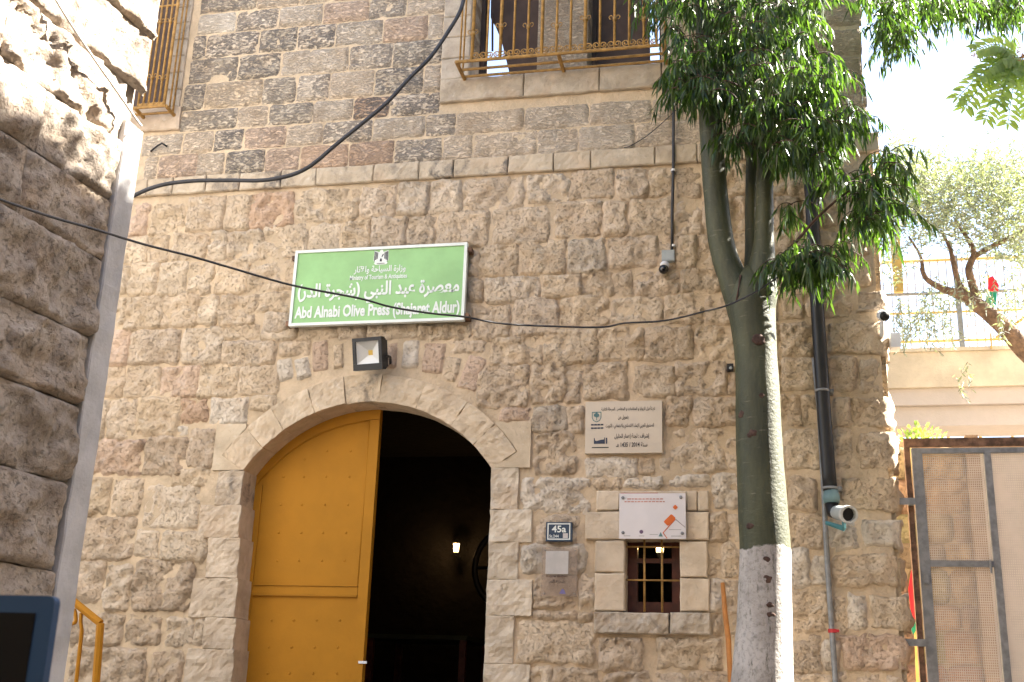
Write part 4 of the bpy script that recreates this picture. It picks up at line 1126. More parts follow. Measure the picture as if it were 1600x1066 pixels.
rowz = [PL(0, v)[1] for v in rowv]
jx = [(), (), (.9,), (.62,), (1.05,), (.8, ), (), (1.1,), (.75,), (1.2,), (.9,), (.7,)]
jx[4] = (-PL(33, 280)[0] * -1,)
for k in range(len(rowz) - 1):
    z1_, z0_ = rowz[k], rowz[k + 1]
    xs_ = [0.0 if z0_ > z_q - .1 else -strip_w + random.uniform(-.015, .02)]
    if xs_[0] == 0.0: xs_[0] = random.uniform(.0, .02)
    js = sorted(jx[k]) or [random.uniform(.9, 1.3)]
    xs_ += [-j for j in js]; xs_.append(xs_[-1] - random.uniform(.8, 1.0))
    for a in range(len(xs_) - 1):
        r_ = (xs_[a + 1] + .002, z0_ + .002, xs_[a] - .002, z1_ - .002)
        stone('boulder_stone', rectmap(*r_), r_[2] - r_[0], r_[3] - r_[1], lb, M_BIG, shade((.345, .30, .255), .88, 1.1, random.uniform(.45, .85)),
              bulge=random.uniform(.02, .035), rough=random.uniform(.032, .05), edge=.025, rnd=.02, cell=.016, wob=.004, back=-.004, crag=.5, fq=.55, xf=lambda p: XL(Vector(p)))
lw = MB(); A_, B_ = PL(68, 0), PL(222, 208)
pts = [XL(Vector((-s0_, -.085, z0_))) for s0_, z0_ in (PL(30, -60), PL(58, 0), PL(110, 80), PL(160, 150), PL(188, 190), PL(196, 200))]
lw.tube(crom(pts), .006, 6)
tag(lw.build('wall_wire', simple('pale_grey_wire', (.4, .38, .36), .6), None, True), 'pale wire running down the sunlit rough stones at top left', 'wire')

# ================================================================== YELLOW HAND RAIL AND BLUE PANEL
hr = thing('stair_handrail', 'yellow iron stair handrail between the rough wall and facade', 'handrail')
YR = -1.3
rp = [P(60, 880, YR), P(104, 931, YR), P(157, 974, YR)]
s_ = MB(); s_.tube(rp, .024, 8); s_.build('top_rail', M_YEL, hr)
e = rp[-1]; s_ = MB(); s_.tube([e, P(150, 1066, YR), Vector((P(150, 1066, YR).x, YR, 0))], .024, 8); s_.build('post', M_YEL, hr)
for (ua, va, ub, vb) in ((104, 1000, 96, 1066), (128, 985, 119, 1066)):
    a, b = P(ua, va, YR), P(ub, vb, YR); s_ = MB(); s_.tube([a, b, Vector((b.x, YR, 0))], .012, 6); s_.build('baluster', M_YEL, hr)
s_ = MB(); s_.tube(crom([P(104, 1000, YR), P(109, 978, YR), P(118, 972, YR), P(118, 960, YR), P(116, 952, YR)]), .011, 6); s_.tube(crom([P(128, 985, YR), P(126, 972, YR), P(127, 958, YR)]), .011, 6); s_.build('scroll', M_YEL, hr, True)
tbp = thing('blue_framed_screen', 'blurred blue framed dark screen in the bottom left corner', 'screen')
YTB = -6.35
bx = pbox(-60, 930, 73, 1120, YTB)
M_BCASE = simple('blue_rubber_case', (.009, .045, .115), .6, var=.05); bwid = .026
pts = []
for qx_, qz_ in ((1, 1), (-1, 1), (-1, -1), (1, -1)):
    for k in range(5):
        a_ = math.atan2(qz_, qx_) - math.pi / 4 + k * math.pi / 8
        pts.append(((bx[0] + bx[2]) / 2 + qx_ * ((bx[2] - bx[0]) / 2 - .01) + .01 * math.cos(a_), (bx[1] + bx[3]) / 2 + qz_ * ((bx[3] - bx[1]) / 2 - .01) + .01 * math.sin(a_)))
s_ = MB(); s_.prism(list(reversed(pts)), YTB, YTB + .014); s_.build('case', M_BCASE, tbp)
s_ = MB(); s_.box((bx[0] + bwid, YTB - .0015, bx[1] + bwid), (bx[2] - bwid, YTB - .0003, bx[3] - bwid * .9)); s_.build('dark_glass', dark_matte('dark_screen_glass', (.004, .004, .005)), tbp)
s_ = MB(); xm = (bx[0] + bx[2]) / 2; s_.tube([(xm, YTB + .03, 0), (xm, YTB + .03, (bx[1] + bx[3]) / 2)], .016, 8); s_.box((xm - .03, YTB + .0142, (bx[1] + bx[3]) / 2 - .03), (xm + .03, YTB + .045, (bx[1] + bx[3]) / 2 + .03)); s_.tube([(xm, YTB + .03, 0), (xm, YTB + .03, .02)], .14, 20); s_.build('stand', M_BLK, tbp)

# ================================================================== THE TREE BY THE WALL
YK = -1.0
WASH_Z = P(1195, 858, YK).z
M_BARK = bark_green()
tree = thing('bottle_tree', 'smooth green trunk with whitewashed base and drooping glossy leaves before the facade', 'tree')
def wpx(w, u, v, y): return (P(u + w / 2, v, y) - P(u - w / 2, v, y)).length / 2
tr_ = [(1193, 1120, 104), (1191, 1066, 98), (1193, 1010, 92), (1195, 960, 87), (1196, 870, 82), (1192, 800, 79), (1187, 720, 75), (1184, 640, 71), (1181, 560, 68), (1177, 510, 71), (1174, 475, 76), (1174, 450, 66), (1178, 430, 46), (1182, 415, 20)]
pts = [P(u, v, YK) for u, v, w in tr_]; rad = [wpx(w, u, v, YK) for u, v, w in tr_]
pts = [Vector((pts[0].x, YK, 0.0)), Vector((pts[0].x, YK, 0.35))] + pts; rad = [rad[0] * 1.25, rad[0] * 1.08] + rad
def dense(pts, rad, k=5):
    P4 = crom([(p.x, p.y, p.z) for p in pts], k); rr_ = []
    for i in range(len(pts) - 1):
        for j in range(k): rr_.append(rad[i] + (rad[i + 1] - rad[i]) * j / k)
    rr_.append(rad[-1]); return P4, rr_
def limb(mb_, pts, rad, n_=22, k=5, lump=.03):
    P4, rr_ = dense(pts, rad, k); k0 = len(mb_.v); mb_.tube(P4, rr_, n_)
    for i in range(k0, len(mb_.v)):
        v_ = Vector(mb_.v[i]); c_ = P4[(i - k0) // n_]; dv = v_ - c_
        mb_.v[i] = tuple(c_ + dv * (1 + lump * noise.noise(v_ * 3.5) + lump * .5 * noise.noise(v_ * 11)))
tm = MB(); limb(tm, pts, rad)
tm.build('trunk', M_BARK, tree, True)
LIM = [[(1172, 530, 44, 0), (1161, 485, 50, 0), (1147, 442, 46, 0), (1132, 400, 42, 0), (1124, 360, 40, 0), (1119, 310, 38, 0), (1114, 250, 37, 0), (1109, 170, 35, 0), (1102, 40, 30, 0), (1100, -80, 27, -.1), (1105, -220, 22, -.25)],
       [(1178, 480, 40, .06), (1176, 430, 28, .1), (1175, 400, 23, .12), (1174, 370, 20, .12), (1174, 300, 19, .12), (1176, 200, 18, .12), (1182, 60, 16, .1), (1190, -100, 13, 0)],
       [(1180, 510, 50, -.02), (1187, 460, 56, -.02), (1191, 415, 42, -.02), (1194, 370, 31, -.02), (1195, 310, 27, -.02), (1195, 230, 25, -.02), (1200, 100, 23, -.05), (1215, -60, 20, -.2), (1240, -240, 16, -.5)]]
for L_ in LIM:
    s_ = MB(); limb(s_, [P(u, v, YK + dy) for u, v, w, dy in L_], [wpx(w, u, v, YK + dy) for u, v, w, dy in L_], 16); s_.build('limb', M_BARK, tree, True)
M_SCAR = simple('red_brown_scar', (.07, .04, .03), .85, var=.4, scale=30, bump=.006)
for u, v, r_ in ((1185, 531, .040), (1176, 678, .032), (1158, 648, .026), (1172, 822, .026), (1199, 905, .028), (1203, 945, .022), (1204, 960, .024), (1198, 874, .02), (1204, 668, .016), (1190, 618, .018), (1197, 752, .018), (1203, 428, .05), (1153, 430, .02)):
    # push the scar onto the trunk surface
    cc_ = min(tr_, key=lambda q_: abs(q_[1] - v)); rt = wpx(cc_[2], cc_[0], cc_[1], YK); off = (P(u, v, YK).x - P(cc_[0], v, YK).x) / rt
    off = max(-.93, min(.93, off)); yy = YK - rt * math.sqrt(1 - off * off); p = P(u, v, yy + .004)
    s_ = MB(); s_.sphere((0, 0, 0), r_, 14, 8, (1, .26, .9))
    for i in range(len(s_.v)):
        vv = Vector(s_.v[i]); s_.v[i] = tuple(vv * (1 + .35 * noise.noise(vv * 60 + p * 5)))
    o = s_.build('knot', M_SCAR, tree, True); o.location = p; o.rotation_euler = (0, 0, math.asin(off))
s_ = MB()
for k in range(3): s_.tube(crom([P(1158 - k, 430, YK - .10), P(1154, 450, YK - .13), P(1150 + k, 470, YK - .12)]), .004, 5)
s_.build('bark_crack', M_SCAR, tree)
# branch sprouting to the right
BR = [(1210, 412, -.02), (1228, 396, -.1), (1246, 376, -.18), (1266, 352, -.22), (1290, 328, -.25), (1320, 303, -.28), (1350, 285, -.3), (1385, 262, -.3)]
s_ = MB(); P4, rr_ = dense([P(u, v, YK + dy) for u, v, dy in BR], [.018, .014, .011, .009, .008, .006, .005, .003]); s_.tube(P4, rr_, 7); s_.build('side_branch', M_SCAR, tree, True)

crown = MB(); twigs = MB()
rg = random.Random(5)
def spray(p, n_leaf, L, spread, out=None, droop=1.0, lsz=(.06, .11), bright=0.0, mbl=None, tw_=True, width=(.011, .017)):
    """one drooping twig with narrow leaves"""
    mbl = mbl or crown
    d = Vector((rg.gauss(0, 1), rg.gauss(0, 1), 0)); d.normalize()
    if out: d = (d + out * 1.5).normalized()
    pts_ = []; v_ = (d * .75 + Vector((0, 0, rg.uniform(-.1, .45)))).normalized(); q_ = Vector(p); seg = L / 6
    for k in range(7):
        pts_.append(q_.copy()); q_ = q_ + v_ * seg; v_ = (v_ + Vector((0, 0, -.32 * droop))).normalized()
    if tw_: twigs.tube(pts_, [.004 - .0005 * k for k in range(7)], 4, False)
    for k in range(n_leaf):
        t = (k + rg.random()) / n_leaf * 5.99; i = int(t); b_ = pts_[i].lerp(pts_[min(i + 1, 6)], t - i)
        tg = (pts_[min(i + 1, 6)] - pts_[i]).normalized()
        ld_ = (tg * .35 + Vector((rg.gauss(0, spread), rg.gauss(0, spread), -.8 * droop + rg.gauss(0, .25)))).normalized()
        mbl.leaf(b_, ld_, rg.uniform(*lsz), rg.uniform(*width), Vector((rg.gauss(0, 1), rg.gauss(0, 1), .6)), min(1, max(0, rg.gauss(.4 + bright, .3))), rg.uniform(.1, .5))
# clumps: picture centre, radii in pixels, depth range, sprays
CLX = .8
CL = [(1055, 10, 45, 40, -1.7, -.5, 20), (1075, 95, 35, 55, -1.6, -.5, 30), (1070, 145, 28, 25, -1.6, -.8, 16), (1110, 150, 35, 25, -1.7, -.7, 16), (1130, 60, 50, 60, -1.5, -.3, 30), (1150, 130, 45, 45, -1.6, -.5, 28),
      (1190, 40, 60, 50, -1.7, -.4, 36), (1215, 110, 60, 50, -1.8, -.4, 40), (1245, 60, 40, 50, -1.6, -.4, 28), (1240, 170, 60, 45, -1.8, -.5, 38), (1190, 180, 35, 40, -1.7, -.7, 18), (1270, 125, 34, 36, -1.6, -.5, 20),
      (1312, 125, 12, 18, -1.4, -.6, 4), (1295, 195, 42, 26, -1.7, -.5, 26), (1262, 225, 55, 30, -1.7, -.5, 28), (1225, 235, 35, 25, -1.7, -.8, 14), (1335, 200, 16, 16, -1.5, -.7, 6), (1280, 262, 35, 22, -1.6, -.7, 14), (1146, 225, 14, 22, -1.35, -1.15, 6),
      (1385, 262, 18, 22, -1.45, -1.2, 8), (1365, 310, 28, 26, -1.45, -1.15, 14), (1345, 350, 24, 26, -1.4, -1.1, 10), (1320, 300, 24, 18, -1.35, -1.15, 5), (1230, 340, 12, 14, -1.2, -1.1, 3), (1250, 405, 28, 20, -1.35, -1.1, 12), (1275, 425, 28, 18, -1.35, -1.1, 12), (1295, 412, 22, 18, -1.35, -1.1, 8), (1225, 425, 14, 14, -1.3, -1.15, 5), (1385, 345, 14, 24, -1.4, -1.2, 6),
      (1265, 10, 30, 30, -1.6, -.4, 12), (1080, -30, 60, 30, -1.7, -.4, 24), (1200, -40, 90, 30, -1.8, -.4, 40),
      (1385, 25, 45, 25, -1.0, .6, 22), (1400, 60, 30, 22, -.8, .4, 14), (1440, 10, 50, 20, -1.0, .8, 22), (1490, 18, 45, 22, -1.0, .8, 22), (1540, 15, 40, 22, -1.0, .8, 20), (1585, 10, 35, 22, -1.0, .8, 18), (1405, 85, 14, 12, -.6, .2, 5), (1595, 40, 20, 15, -.8, .2, 6)]
for (u, v, ru, rv, ya, yb_, n_) in CL:
    for k in range(int(n_ * 2.1)):
        a = rg.uniform(0, 2 * math.pi); r_ = math.sqrt(rg.random())
        y_ = rg.uniform(ya, yb_); p = P(u + ru * CLX * r_ * math.cos(a), v - 14 + rv * .85 * r_ * math.sin(a), y_)
        spray(p, rg.randint(12, 18), rg.uniform(.12, .26), .33, bright=.15 if u > 1200 else 0)  # sunward leaves tinted lighter, sunlight put into the leaf colour
# crown above the picture, reaching out over the lane
for k in range(260):
    while True:
        q_ = Vector((rg.uniform(-1, 1), rg.uniform(-1, 1), rg.uniform(-1, 1)))
        if q_.length < 1: break
    p = Vector((.3 + q_.x * 1.3, -1.3 + q_.y * 0.9, 7.5 + q_.z * 1.0))
    spray(p, 9, rg.uniform(.25, .45), .6, droop=.7, lsz=(.11, .17), width=(.022, .034), tw_=False)
tag(crown.build('crown', M_LEAF, tree), kind='stuff')
twigs.build('twigs', M_SCAR, tree)
tag(tree.children[-1], kind='stuff')
for (a, b) in ((Vector((.5, -2.0, 6.2)), Vector((.6, -2.4, 7.6))),):
    s_ = MB(); s_.tube(crom([P(1215, -60, YK - .2), Vector((.35, -1.3, 6.6)), Vector((.4, -1.4, 7.8))]), .05, 8); s_.build('limb', M_BARK, tree, True)
s_ = MB(); s_.tube(crom([P(1195, 60, YK), P(1260, -20, YK + .3), P(1350, -30, YK + .9), P(1450, -30, YK + 1.1), P(1570, -20, YK + 1.2)]), .02, 7); s_.build('limb', M_BARK, tree, True)

# ================================================================== RIGHT SIDE: GATE AND BEYOND
gt = thing('mesh_gate', 'rust framed grey steel gate with perforated mesh at right edge', 'gate')
YG = 0.14
gx0 = P(1424, 860, YG).x; gz1 = P(1500, 684, YG).z; gx1 = gx0 + 1.35
s_ = MB(); s_.box((gx0, YG, 0), (gx0 + .035, YG + .05, gz1)); s_.build('outer_post', M_RUST, gt)
s_ = MB(); s_.box((gx0 + .0352, YG, gz1 - .055), (gx1, YG + .05, gz1)); s_.build('outer_top_rail', M_RUST, gt)
def gb(nm, a, b): s_ = MB(); s_.box(a, b); return s_.build(nm, M_STEEL, gt)
ix0 = gx0 + .045
gb('frame_stile', (ix0, YG - .012, .1), (ix0 + .065, YG + .03, gz1 - .07)); gb('frame_rail', (ix0 + .0652, YG - .0115, gz1 - .105), (gx1, YG + .0295, gz1 - .0705))
gb('frame_rail', (ix0 + .0652, YG - .0115, .1), (gx1, YG + .0295, .15))
mx = P(1558, 880, YG).x
gb('middle_stile', (mx - .022, YG - .0105, .1505), (mx + .022, YG + .0285, gz1 - .1055)); zc2 = P(1505, 881, YG).z
gb('cross_bar', (ix0 + .0655, YG - .0100, zc2 - .02), (mx - .0225, YG + .028, zc2 + .02)); gb('bolt_handle', (mx - .05, YG - .03, zc2 - .06), (mx - .04, YG - .0105, zc2 + .02))
for v in (784, 1004):
    p = P(1409, v, YG - .05); gb('hinge_strap', (P(1403, v, YG - .05).x - .03, YG - .07, p.z - .022), (ix0 - .002, YG - .058, p.z + .022))
    gb('hinge_strap_end', (gx0 - .003, YG - .0575, p.z - .02), (gx0 + .033, YG - .002, p.z + .02))
gb('padlock', (gx0 + .06, YG - .045, P(1434, 905, YG).z - .03), (gx0 + .09, YG - .0125, P(1434, 905, YG).z + .03))
wm = MB(); xa, xb, za, zb_ = ix0 + .066, gx1, .151, gz1 - .106
k = 0; z = za
while z < zb_: wm.box((xa, YG + .012, z), (xb, YG + .015, z + .0052)); z += .0155
x = xa
while x < xb: wm.box((x, YG + .0152, za), (x + .0048, YG + .018, zb_)); x += .0125
tag(wm.build('wire_mesh', simple('dull_mesh_steel', (.42, .39, .36), .6, .1, var=.1), gt), kind='stuff')

# ground and terraces
s_ = MB(); s_.box((-150, -150, -.5), (150, 300, 0)); tag(s_.build('ground', M_GROUND), kind='structure')
# shaded rubble retaining wall behind the gate
rw_ = thing('rubble_wall', 'brown shaded rubble wall seen through the gate mesh', 'wall')
YW2 = 2.4
xw0, xw1 = XR + .1, P(1524, 880, YW2).x; zw = P(1470, 688, YW2).z
s_ = MB(); s_.box((xw0, YW2 + .02, 0), (xw1 - .01, YW2 + .6, zw)); s_.build('core', M_EARTH, rw_)
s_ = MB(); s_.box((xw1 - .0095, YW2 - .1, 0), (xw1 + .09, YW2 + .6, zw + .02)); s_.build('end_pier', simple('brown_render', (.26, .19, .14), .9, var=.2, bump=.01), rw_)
z = 0.0
while z < zw - .05:
    hh = min(random.uniform(.2, .3), zw - z); x = xw0
    while x < xw1 - .05:
        ww = min(random.uniform(.2, .4), xw1 - x); r_ = (x, z, x + ww, z + hh)
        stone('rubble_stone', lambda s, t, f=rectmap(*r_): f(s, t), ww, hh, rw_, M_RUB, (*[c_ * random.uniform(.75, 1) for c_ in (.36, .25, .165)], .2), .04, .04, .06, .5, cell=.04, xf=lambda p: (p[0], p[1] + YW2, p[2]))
        x += ww
    z += hh
pw = thing('plaster_wall', 'pale plaster wall behind the right half of the gate', 'wall')
YP = 3.6
s_ = MB(); s_.box((P(1480, 800, YP).x, YP, 0), (P(1480, 800, YP).x + 5, YP + .4, P(1550, 700, YP).z)); s_.build('wall', simple('pinkish_plaster', (.48, .43, .39), .9, var=.08, scale=2, bump=.006), pw)
s_ = MB(); s_.box((P(1480, 800, YP).x - .02, YP - .04, P(1550, 700, YP).z + .002), (P(1480, 800, YP).x + 5, YP + .44, P(1550, 690, YP).z)); s_.build('coping', M_CONC, pw)
# footbridge with fence
br = thing('footbridge', 'concrete footbridge spanning behind the gate with yellow fence on top', 'bridge')
YBR = 7.0
bx0 = XR - .6; bx1 = 12
z5, z6, z7 = P(1500, 549, YBR).z, P(1500, 604, YBR).z, P(1500, 661, YBR).z
s_ = MB(); s_.box((bx0, YBR, z6), (bx1, YBR + .25, z5)); s_.build('parapet', M_CONC, br)
s_ = MB(); s_.box((bx0, YBR - .03, z5 + .002), (bx1, YBR + .28, z5 + .05)); s_.build('coping', M_CONC, br)
zm_ = P(1500, 630, YBR).z
s_ = MB(); s_.box((bx0, YBR + .06, zm_), (bx1, YBR + 1.9, z6 - .002)); s_.build('deck_slab', M_CONC2, br)
s_ = MB(); s_.box((bx0, YBR + .14, z7), (bx1, YBR + .5, zm_ - .002)); s_.build('beam', M_CONC2, br)
s_ = MB(); s_.box((11.4, YBR + .1, 0), (12, YBR + .8, z7 - .002)); s_.build('support', M_CONC2, br)
s_ = MB(); s_.box((bx0, YBR + .15, 0), (bx0 + .3, YBR + .8, z7 - .002)); s_.build('support', M_CONC2, br)
fn = thing('bridge_fence', 'yellow rail fence with wire mesh on top of the footbridge', 'fence')
M_FYEL = simple('faded_yellow_paint', (.46, .30, .08), .6, var=.15, scale=8)
YFN = YBR + .12
for v, th, mt in ((532, .018, M_FYEL), (487, .016, M_FYEL), (457, .022, M_STEEL), (405, .018, M_FYEL)):
    zz = P(1500, v, YFN).z; s_ = MB(); s_.tube([(bx0, YFN, zz), (bx1, YFN, zz)], th, 6); s_.build('rail', mt, fn)
for u in (1500,):
    x = P(u, 500, YFN).x
    for k in range(-1, 4): s_ = MB(); s_.box((x + k * 2.2 - .03, YFN - .03, z5 + .05), (x + k * 2.2 + .03, YFN + .03, P(1500, 400, YFN).z)); s_.build('post', M_STEEL, fn)
xq = P(1402, 420, YFN - .08).x; s_ = MB(); s_.box((xq - .06, YFN - .1, P(1402, 460, YFN).z), (xq + .06, YFN - .04, P(1402, 372, YFN).z)); s_.build('yellow_board', M_FYEL, fn)
a, b = P(1555, 530, YFN), P(1625, 480, YFN); s_ = MB(); s_.tube([(a.x, YFN - .05, a.z), (b.x, YFN - .05, b.z)], .02, 6); s_.build('diagonal_brace', M_FYEL, fn)
fm_ = MB(); x = bx0; zt_ = P(1500, 400, YFN).z
while x < bx1: fm_.box((x, YFN + .03, z5 + .05), (x + .012, YFN + .038, zt_)); x += .1
z = z5 + .08
while z < zt_: fm_.box((bx0, YFN + .0385, z), (bx1, YFN + .044, z + .006)); z += .3
tag(fm_.build('fence_wire', simple('pale_yellowish_wire', (.34, .27, .15), .6), fn), kind='stuff')
# flags
def flag(label, pts_r, pts_g, pts_w, y, pole):
    g = thing('flag', label, 'flag', 'flags beyond the wall')
    for nm, pts_, c_ in (('red_field', pts_r, (.55, .02, .03)), ('green_stripe', pts_g, (.01, .22, .12)), ('white_stripe', pts_w, (.7, .7, .7))):
        if not pts_: continue
        s_ = MB(); q_ = [P(u, v, y) for u, v in pts_]; n_ = len(q_)
        s_.v = [(p.x, y + .012 * math.sin(p.z * 17), p.z) for p in q_] + [(p.x, y + .004 + .012 * math.sin(p.z * 17), p.z) for p in q_]
        s_.f = [tuple(range(n_)), tuple(reversed(range(n_, 2 * n_)))] + [(i, i + n_, (i + 1) % n_ + n_, (i + 1) % n_) for i in range(n_)]
        s_.build(nm, simple(nm + '_cloth', c_, .8, var=.08), g)
    s_ = MB(); s_.tube([P(*pole[0], y + .02), P(*pole[1], y + .02)], .012, 6); s_.build('pole', M_FYEL, g)
flag('red and green flag on the footbridge fence', [(1543, 455), (1545, 434), (1551, 431), (1561, 446), (1560, 455)], [(1541, 456), (1558, 456), (1556, 478), (1548, 486), (1540, 478)], [(1540, 479), (1548, 487), (1552, 516), (1547, 522)], YFN - .2, ((1545, 430), (1549, 545)))
flag('red and green flag hanging in the gap beside the gate hinges', [(1419, 920), (1424, 890), (1430, 930), (1430, 968), (1425, 968)], [(1425, 969), (1431, 969), (1431, 985), (1427, 992), (1424, 985)], None, .75, ((1421, 700), (1434, 1066)))
# hillside beyond the bridge
hb_ = MB(); NX, NY = 40, 18
for j in range(NY + 1):
    for i in range(NX + 1):
        x = -2 + i * .7; y = 12 + j * .8; z = max(0, (y - 12) * .28) + .5 * fbm(x, y, 2, .5) + 2.4 * min(1, (y - 12) / 3)
        hb_.v.append((x, y, z if j else -.2))
for j in range(NY):
    for i in range(NX):
        a = j * (NX + 1) + i; hb_.f.append((a, a + 1, a + NX + 2, a + NX + 1))
tag(hb_.build('hillside', M_EARTH, None, True), kind='structure')
yr = thing('yellow_railing', 'sunlit yellow railing glimpsed below the footbridge', 'railing')
YY = 9.5
for v in (664, 690):
    s_ = MB(); zz = P(1480, v, YY).z; s_.tube([(P(1380, v, YY).x, YY, zz - .1), (P(1650, v, YY).x, YY, zz + .05)], .025, 6); s_.build('rail', M_FYEL, yr)
for u in (1430, 1480, 1530, 1580):
    p = P(u, 660, YY); s_ = MB(); s_.tube([(p.x, YY, 0), (p.x, YY, p.z)], .025, 6); s_.build('post', M_FYEL, yr)
def bush(name, label, c_, rad_, n_, mat, size, grp=None):
    g = thing(name, label, 'bush', grp); f = MB()
    for k in range(n_):
        d = Vector((rg.gauss(0, 1), rg.gauss(0, 1), rg.gauss(0, 1))).normalized(); r_ = rg.uniform(.35, 1) * (1 + .25 * noise.noise(d * 2 + c_))
        f.leaf(c_ + Vector((d.x * rad_[0], d.y * rad_[1], d.z * rad_[2])) * r_, (d + Vector((0, 0, .3))), rg.uniform(*size), rg.uniform(*size) * .4, Vector((rg.gauss(0, 1), rg.gauss(0, 1), 1)), rg.random(), .2)
    tag(f.build('foliage', mat, g), kind='stuff')
    s_ = MB()
    for k in range(4): s_.tube([Vector((c_.x + .05 * k - .1, c_.y, 0)), Vector((c_.x + .15 * k - .2, c_.y + .1 * (k % 2), c_.z))], .02, 5)
    s_.build('stem', M_RUST, g)
bush('green_bush', 'bright green bush glimpsed above the gate beside the corner', P(1436, 712, 5.0), (.3, .3, .32), 700, M_PINN, (.05, .10))

# olive tree in front of the footbridge
ol = thing('olive_tree', 'silvery olive tree with leaning brown trunk before the footbridge', 'tree')
YO = 5.6
M_OB = simple('rough_olive_bark', (.15, .095, .06), .95, var=.4, scale=12, bump=.03, bscale=22)
T = [(1680, 640, 40), (1600, 546, 33), (1560, 503, 28), (1520, 472, 24), (1500, 460, 18), (1470, 450, 12), (1448, 436, 9), (1440, 419, 7)]
pts = [P(u, v, YO) for u, v, w in T]; rad = [wpx(w, u, v, YO) for u, v, w in T]
base = Vector((pts[0].x + 1.0, YO + .2, 0)); s_ = MB(); limb(s_, [base, Vector((pts[0].x + .75, YO + .1, 1.6))] + pts, [.26, .2] + rad, 12, 5, .12); s_.build('trunk', M_OB, ol, True)
for B in ([(1530, 478, 15), (1520, 445, 14), (1514, 420, 13), (1522, 395, 10), (1510, 370, 7), (1492, 345, 4)], [(1510, 465, 12), (1497, 440, 11), (1490, 410, 9), (1483, 385, 6), (1470, 360, 4)], [(1520, 402, 10), (1560, 380, 9), (1600, 360, 8), (1640, 330, 6)], [(1442, 425, 8), (1438, 400, 5), (1420, 370, 3)]):
    s_ = MB(); limb(s_, [P(u, v, YO) for u, v, w in B], [wpx(w, u, v, YO) for u, v, w in B], 9, 4, .1); s_.build('branch', M_OB, ol, True)
oc = MB()
OCL = [(1405, 275, 25, 40, 20), (1390, 350, 20, 40, 14), (1450, 345, 40, 40, 22), (1395, 300, 22, 40, 14), (1440, 285, 40, 30, 18), (1500, 285, 50, 30, 22), (1560, 280, 50, 30, 22), (1400, 420, 18, 40, 8), (1440, 470, 40, 30, 8), (1520, 440, 40, 30, 8), (1580, 470, 30, 30, 6), (1400, 330, 30, 40, 22), (1430, 310, 35, 40, 26), (1470, 320, 45, 50, 40), (1520, 330, 50, 50, 46), (1570, 340, 50, 50, 46), (1610, 350, 50, 60, 40), (1480, 370, 40, 25, 22), (1550, 395, 50, 22, 24), (1600, 405, 40, 25, 20), (1420, 390, 25, 25, 10), (1580, 300, 50, 30, 20), (1640, 320, 50, 60, 30), (1450, 500, 35, 18, 7), (1410, 480, 15, 30, 5), (1500, 570, 14, 18, 2), (1590, 440, 30, 20, 8), (1455, 440, 25, 20, 5)]
for (u, v, ru, rv, n_) in OCL:
    for k in range(int(n_ * 2.4)):
        a = rg.uniform(0, 2 * math.pi); r_ = math.sqrt(rg.random()); p = P(u + ru * r_ * math.cos(a), v + rv * r_ * math.sin(a), YO + rg.uniform(-.8, .8))
        q_ = Vector(p); d = Vector((rg.gauss(0, .5), rg.gauss(0, .5), rg.uniform(.3, 1.2))).normalized()
        if v > 430: d = Vector((rg.gauss(0, .3), rg.gauss(0, .3), -1)).normalized()
        for j in range(16):
            q_ = q_ + d * .022; d = (d + Vector((rg.gauss(0, .08), rg.gauss(0, .08), -.01))).normalized()
            oc.leaf(q_, (d * .6 + Vector((rg.gauss(0, .6), rg.gauss(0, .6), rg.gauss(0, .4)))), rg.uniform(.05, .09), rg.uniform(.012, .02), Vector((rg.gauss(0, 1), rg.gauss(0, 1), .5)), rg.random(), .1)
# thin upright shoots on top
for k in range(110):
    p = P(rg.uniform(1385, 1640), rg.uniform(255, 320), YO + rg.uniform(-.6, .6)); d = Vector((rg.gauss(0, .15), rg.gauss(0, .15), 1)).normalized()
    for j in range(22):
        p = p + d * .02; oc.leaf(p, (d * .8 + Vector((rg.gauss(0, .5), rg.gauss(0, .5), .2))), rg.uniform(.035, .06), .009, Vector((rg.gauss(0, 1), rg.gauss(0, 1), .5)), rg.random(), .05)
tag(oc.build('crown', M_OLIVE, ol), kind='stuff')

# pinnate branch hanging in at top right from a tree standing outside the picture
pt = thing('ailanthus_tree', 'light green feathery leaves with orange seed clusters at upper right edge', 'tree')
YA = -1.2
bx_ = P(1760, 150, YA)
s_ = MB(); limb(s_, [Vector((bx_.x + .3, YA, 0)), Vector((bx_.x + .25, YA, 2)), Vector((bx_.x + .1, YA, 3.8)), P(1740, 40, YA), P(1650, 60, YA), P(1592, 92, YA)], [.1, .085, .06, .03, .012, .006], 10, 5, .06); s_.build('trunk', M_OB, pt, True)
pf = MB(); pst = MB()
for (u0, v0, u1, v1) in ((1592, 92, 1497, 152), (1592, 92, 1508, 168), (1594, 95, 1540, 185), (1597, 95, 1575, 192), (1598, 90, 1530, 120), (1600, 92, 1610, 180), (1592, 88, 1526, 78), (1600, 90, 1560, 160), (1610, 85, 1640, 170)):
    a, b = P(u0, v0, YA), P(u1, v1, YA - .15); mid = a.lerp(b, .5) + Vector((0, 0, .06)); cr2 = crom([a, mid, b], 8); pst.tube(cr2, .0025, 4, False)
    for i in range(2, len(cr2)):
        tg = (cr2[i] - cr2[i - 1]).normalized(); sd2 = tg.cross(Vector((.1, -1, .3))).normalized(); L_ = .115 * (1 - .35 * i / len(cr2))
        for f_ in (-1, 1): pf.leaf(cr2[i], (sd2 * f_ + tg * .5 + Vector((0, rg.gauss(0, .2), -.15))), L_, .03, Vector((.1, -1, .3)), rg.random(), .15)
    pf.leaf(cr2[-1], tg, .06, .018, Vector((.1, -1, .3)), .5, .1)
tag(pf.build('leaflets', M_PINN, pt), kind='stuff'); pst.build('leaf_stalks', M_PINN, pt)
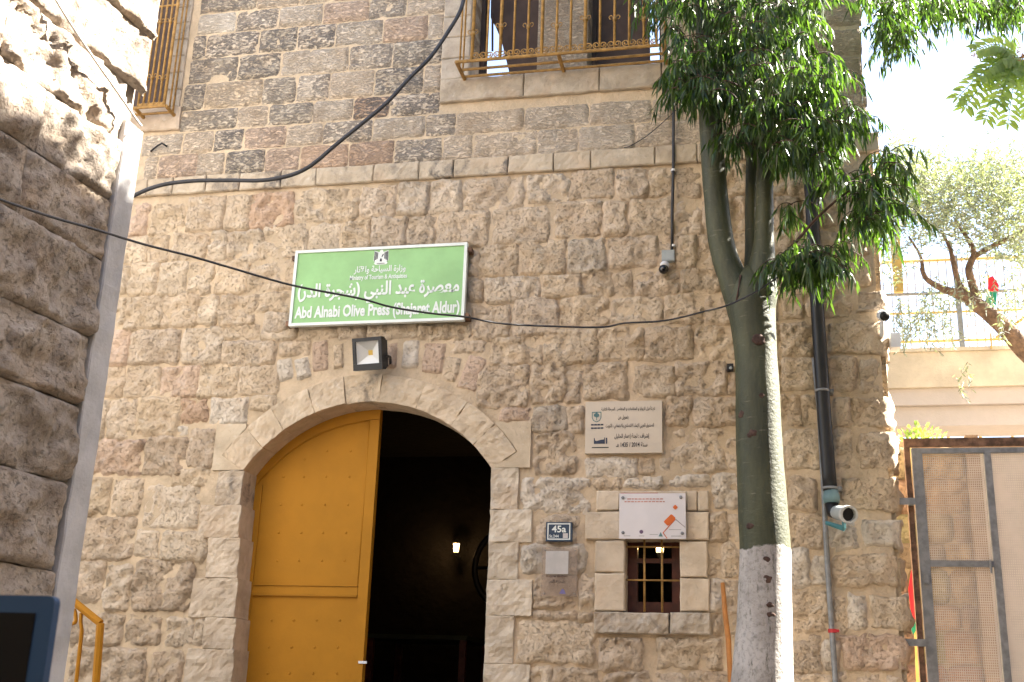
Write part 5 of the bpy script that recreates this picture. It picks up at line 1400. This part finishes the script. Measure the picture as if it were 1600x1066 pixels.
sdm = MB(); M_SEED = leaf_mat('orange_brown_seed', (.28, .12, .04), (.42, .22, .09), .25, .7)
for u, v, n_ in ((1540, 84, 60), (1595, 85, 30), (1572, 135, 28), (1565, 150, 20)):
    for k in range(n_):
        p = P(u + rg.gauss(0, 9), v + rg.gauss(0, 4), YA - .05 + rg.gauss(0, .03)); sdm.leaf(p, Vector((rg.gauss(0, 1), rg.gauss(0, 1), -.6)), .03, .008, Vector((rg.gauss(0, 1), -1, .3)), rg.random(), .1)
sdm.build('seed_clusters', M_SEED, pt)
tag(pt.children[-1], kind='stuff')

# ================================================================== UNSEEN HOUSES ADDED TO SHADE THE LEFT WALL AND LIGHT THE FACADE
hs = thing('added_shade_house', 'unseen house added at right to shadow the left wall', 'building')
HX = 5.0
prof = []
for u, v in ((0, 150), (60, 165), (112, 182), (126, 225), (150, 275), (205, 290)):  # added roofline, traced along the sun from the wanted shadow edge
    s0_, z0_ = PL(u, v); p = corner.xy.to_3d() - dL * s0_ + Vector((0, 0, z0_)) + nL * .05
    q_ = p + sd * ((HX - p.x) / sd.x); prof.append((q_.y, q_.z))
prof.sort()
y_lo = prof[0][0]
prof = [(-9.0, prof[0][1] + .2), (y_lo - .01, prof[0][1] + .1)] + prof + [(prof[-1][0] + .35, prof[-1][1])]
m_ = MB()
for k in range(len(prof) - 1):
    (ya, za), (yb_, zb_) = prof[k], prof[k + 1]; zz = (za + zb_) / 2
    m_.add([(HX, ya, 0), (HX + 4, ya, 0), (HX + 4, yb_, 0), (HX, yb_, 0), (HX, ya, za), (HX + 4, ya, za), (HX + 4, yb_, zb_), (HX, yb_, zb_)], [(0, 3, 2, 1), (4, 5, 6, 7), (0, 1, 5, 4), (1, 2, 6, 5), (2, 3, 7, 6), (3, 0, 4, 7)])
m_.build('wall', M_CONC, hs)
hs2 = thing('added_bounce_house', 'unseen sunlit house added behind the viewer to bounce light onto the facade', 'building')  # added out of view, reflects warm sun onto the facade
m_ = MB(); m_.box((-14, -12.5, 0), (14, -11, 7)); m_.build('wall', simple('warm_limestone_wall', (.38, .30, .20), .9, var=.15, scale=1.5, bump=.02, bscale=6), hs2)
m_ = MB(); m_.box((-14.1, -12.6, 7.003), (14.1, -10.9, 7.3)); m_.build('parapet', M_CONC, hs2)
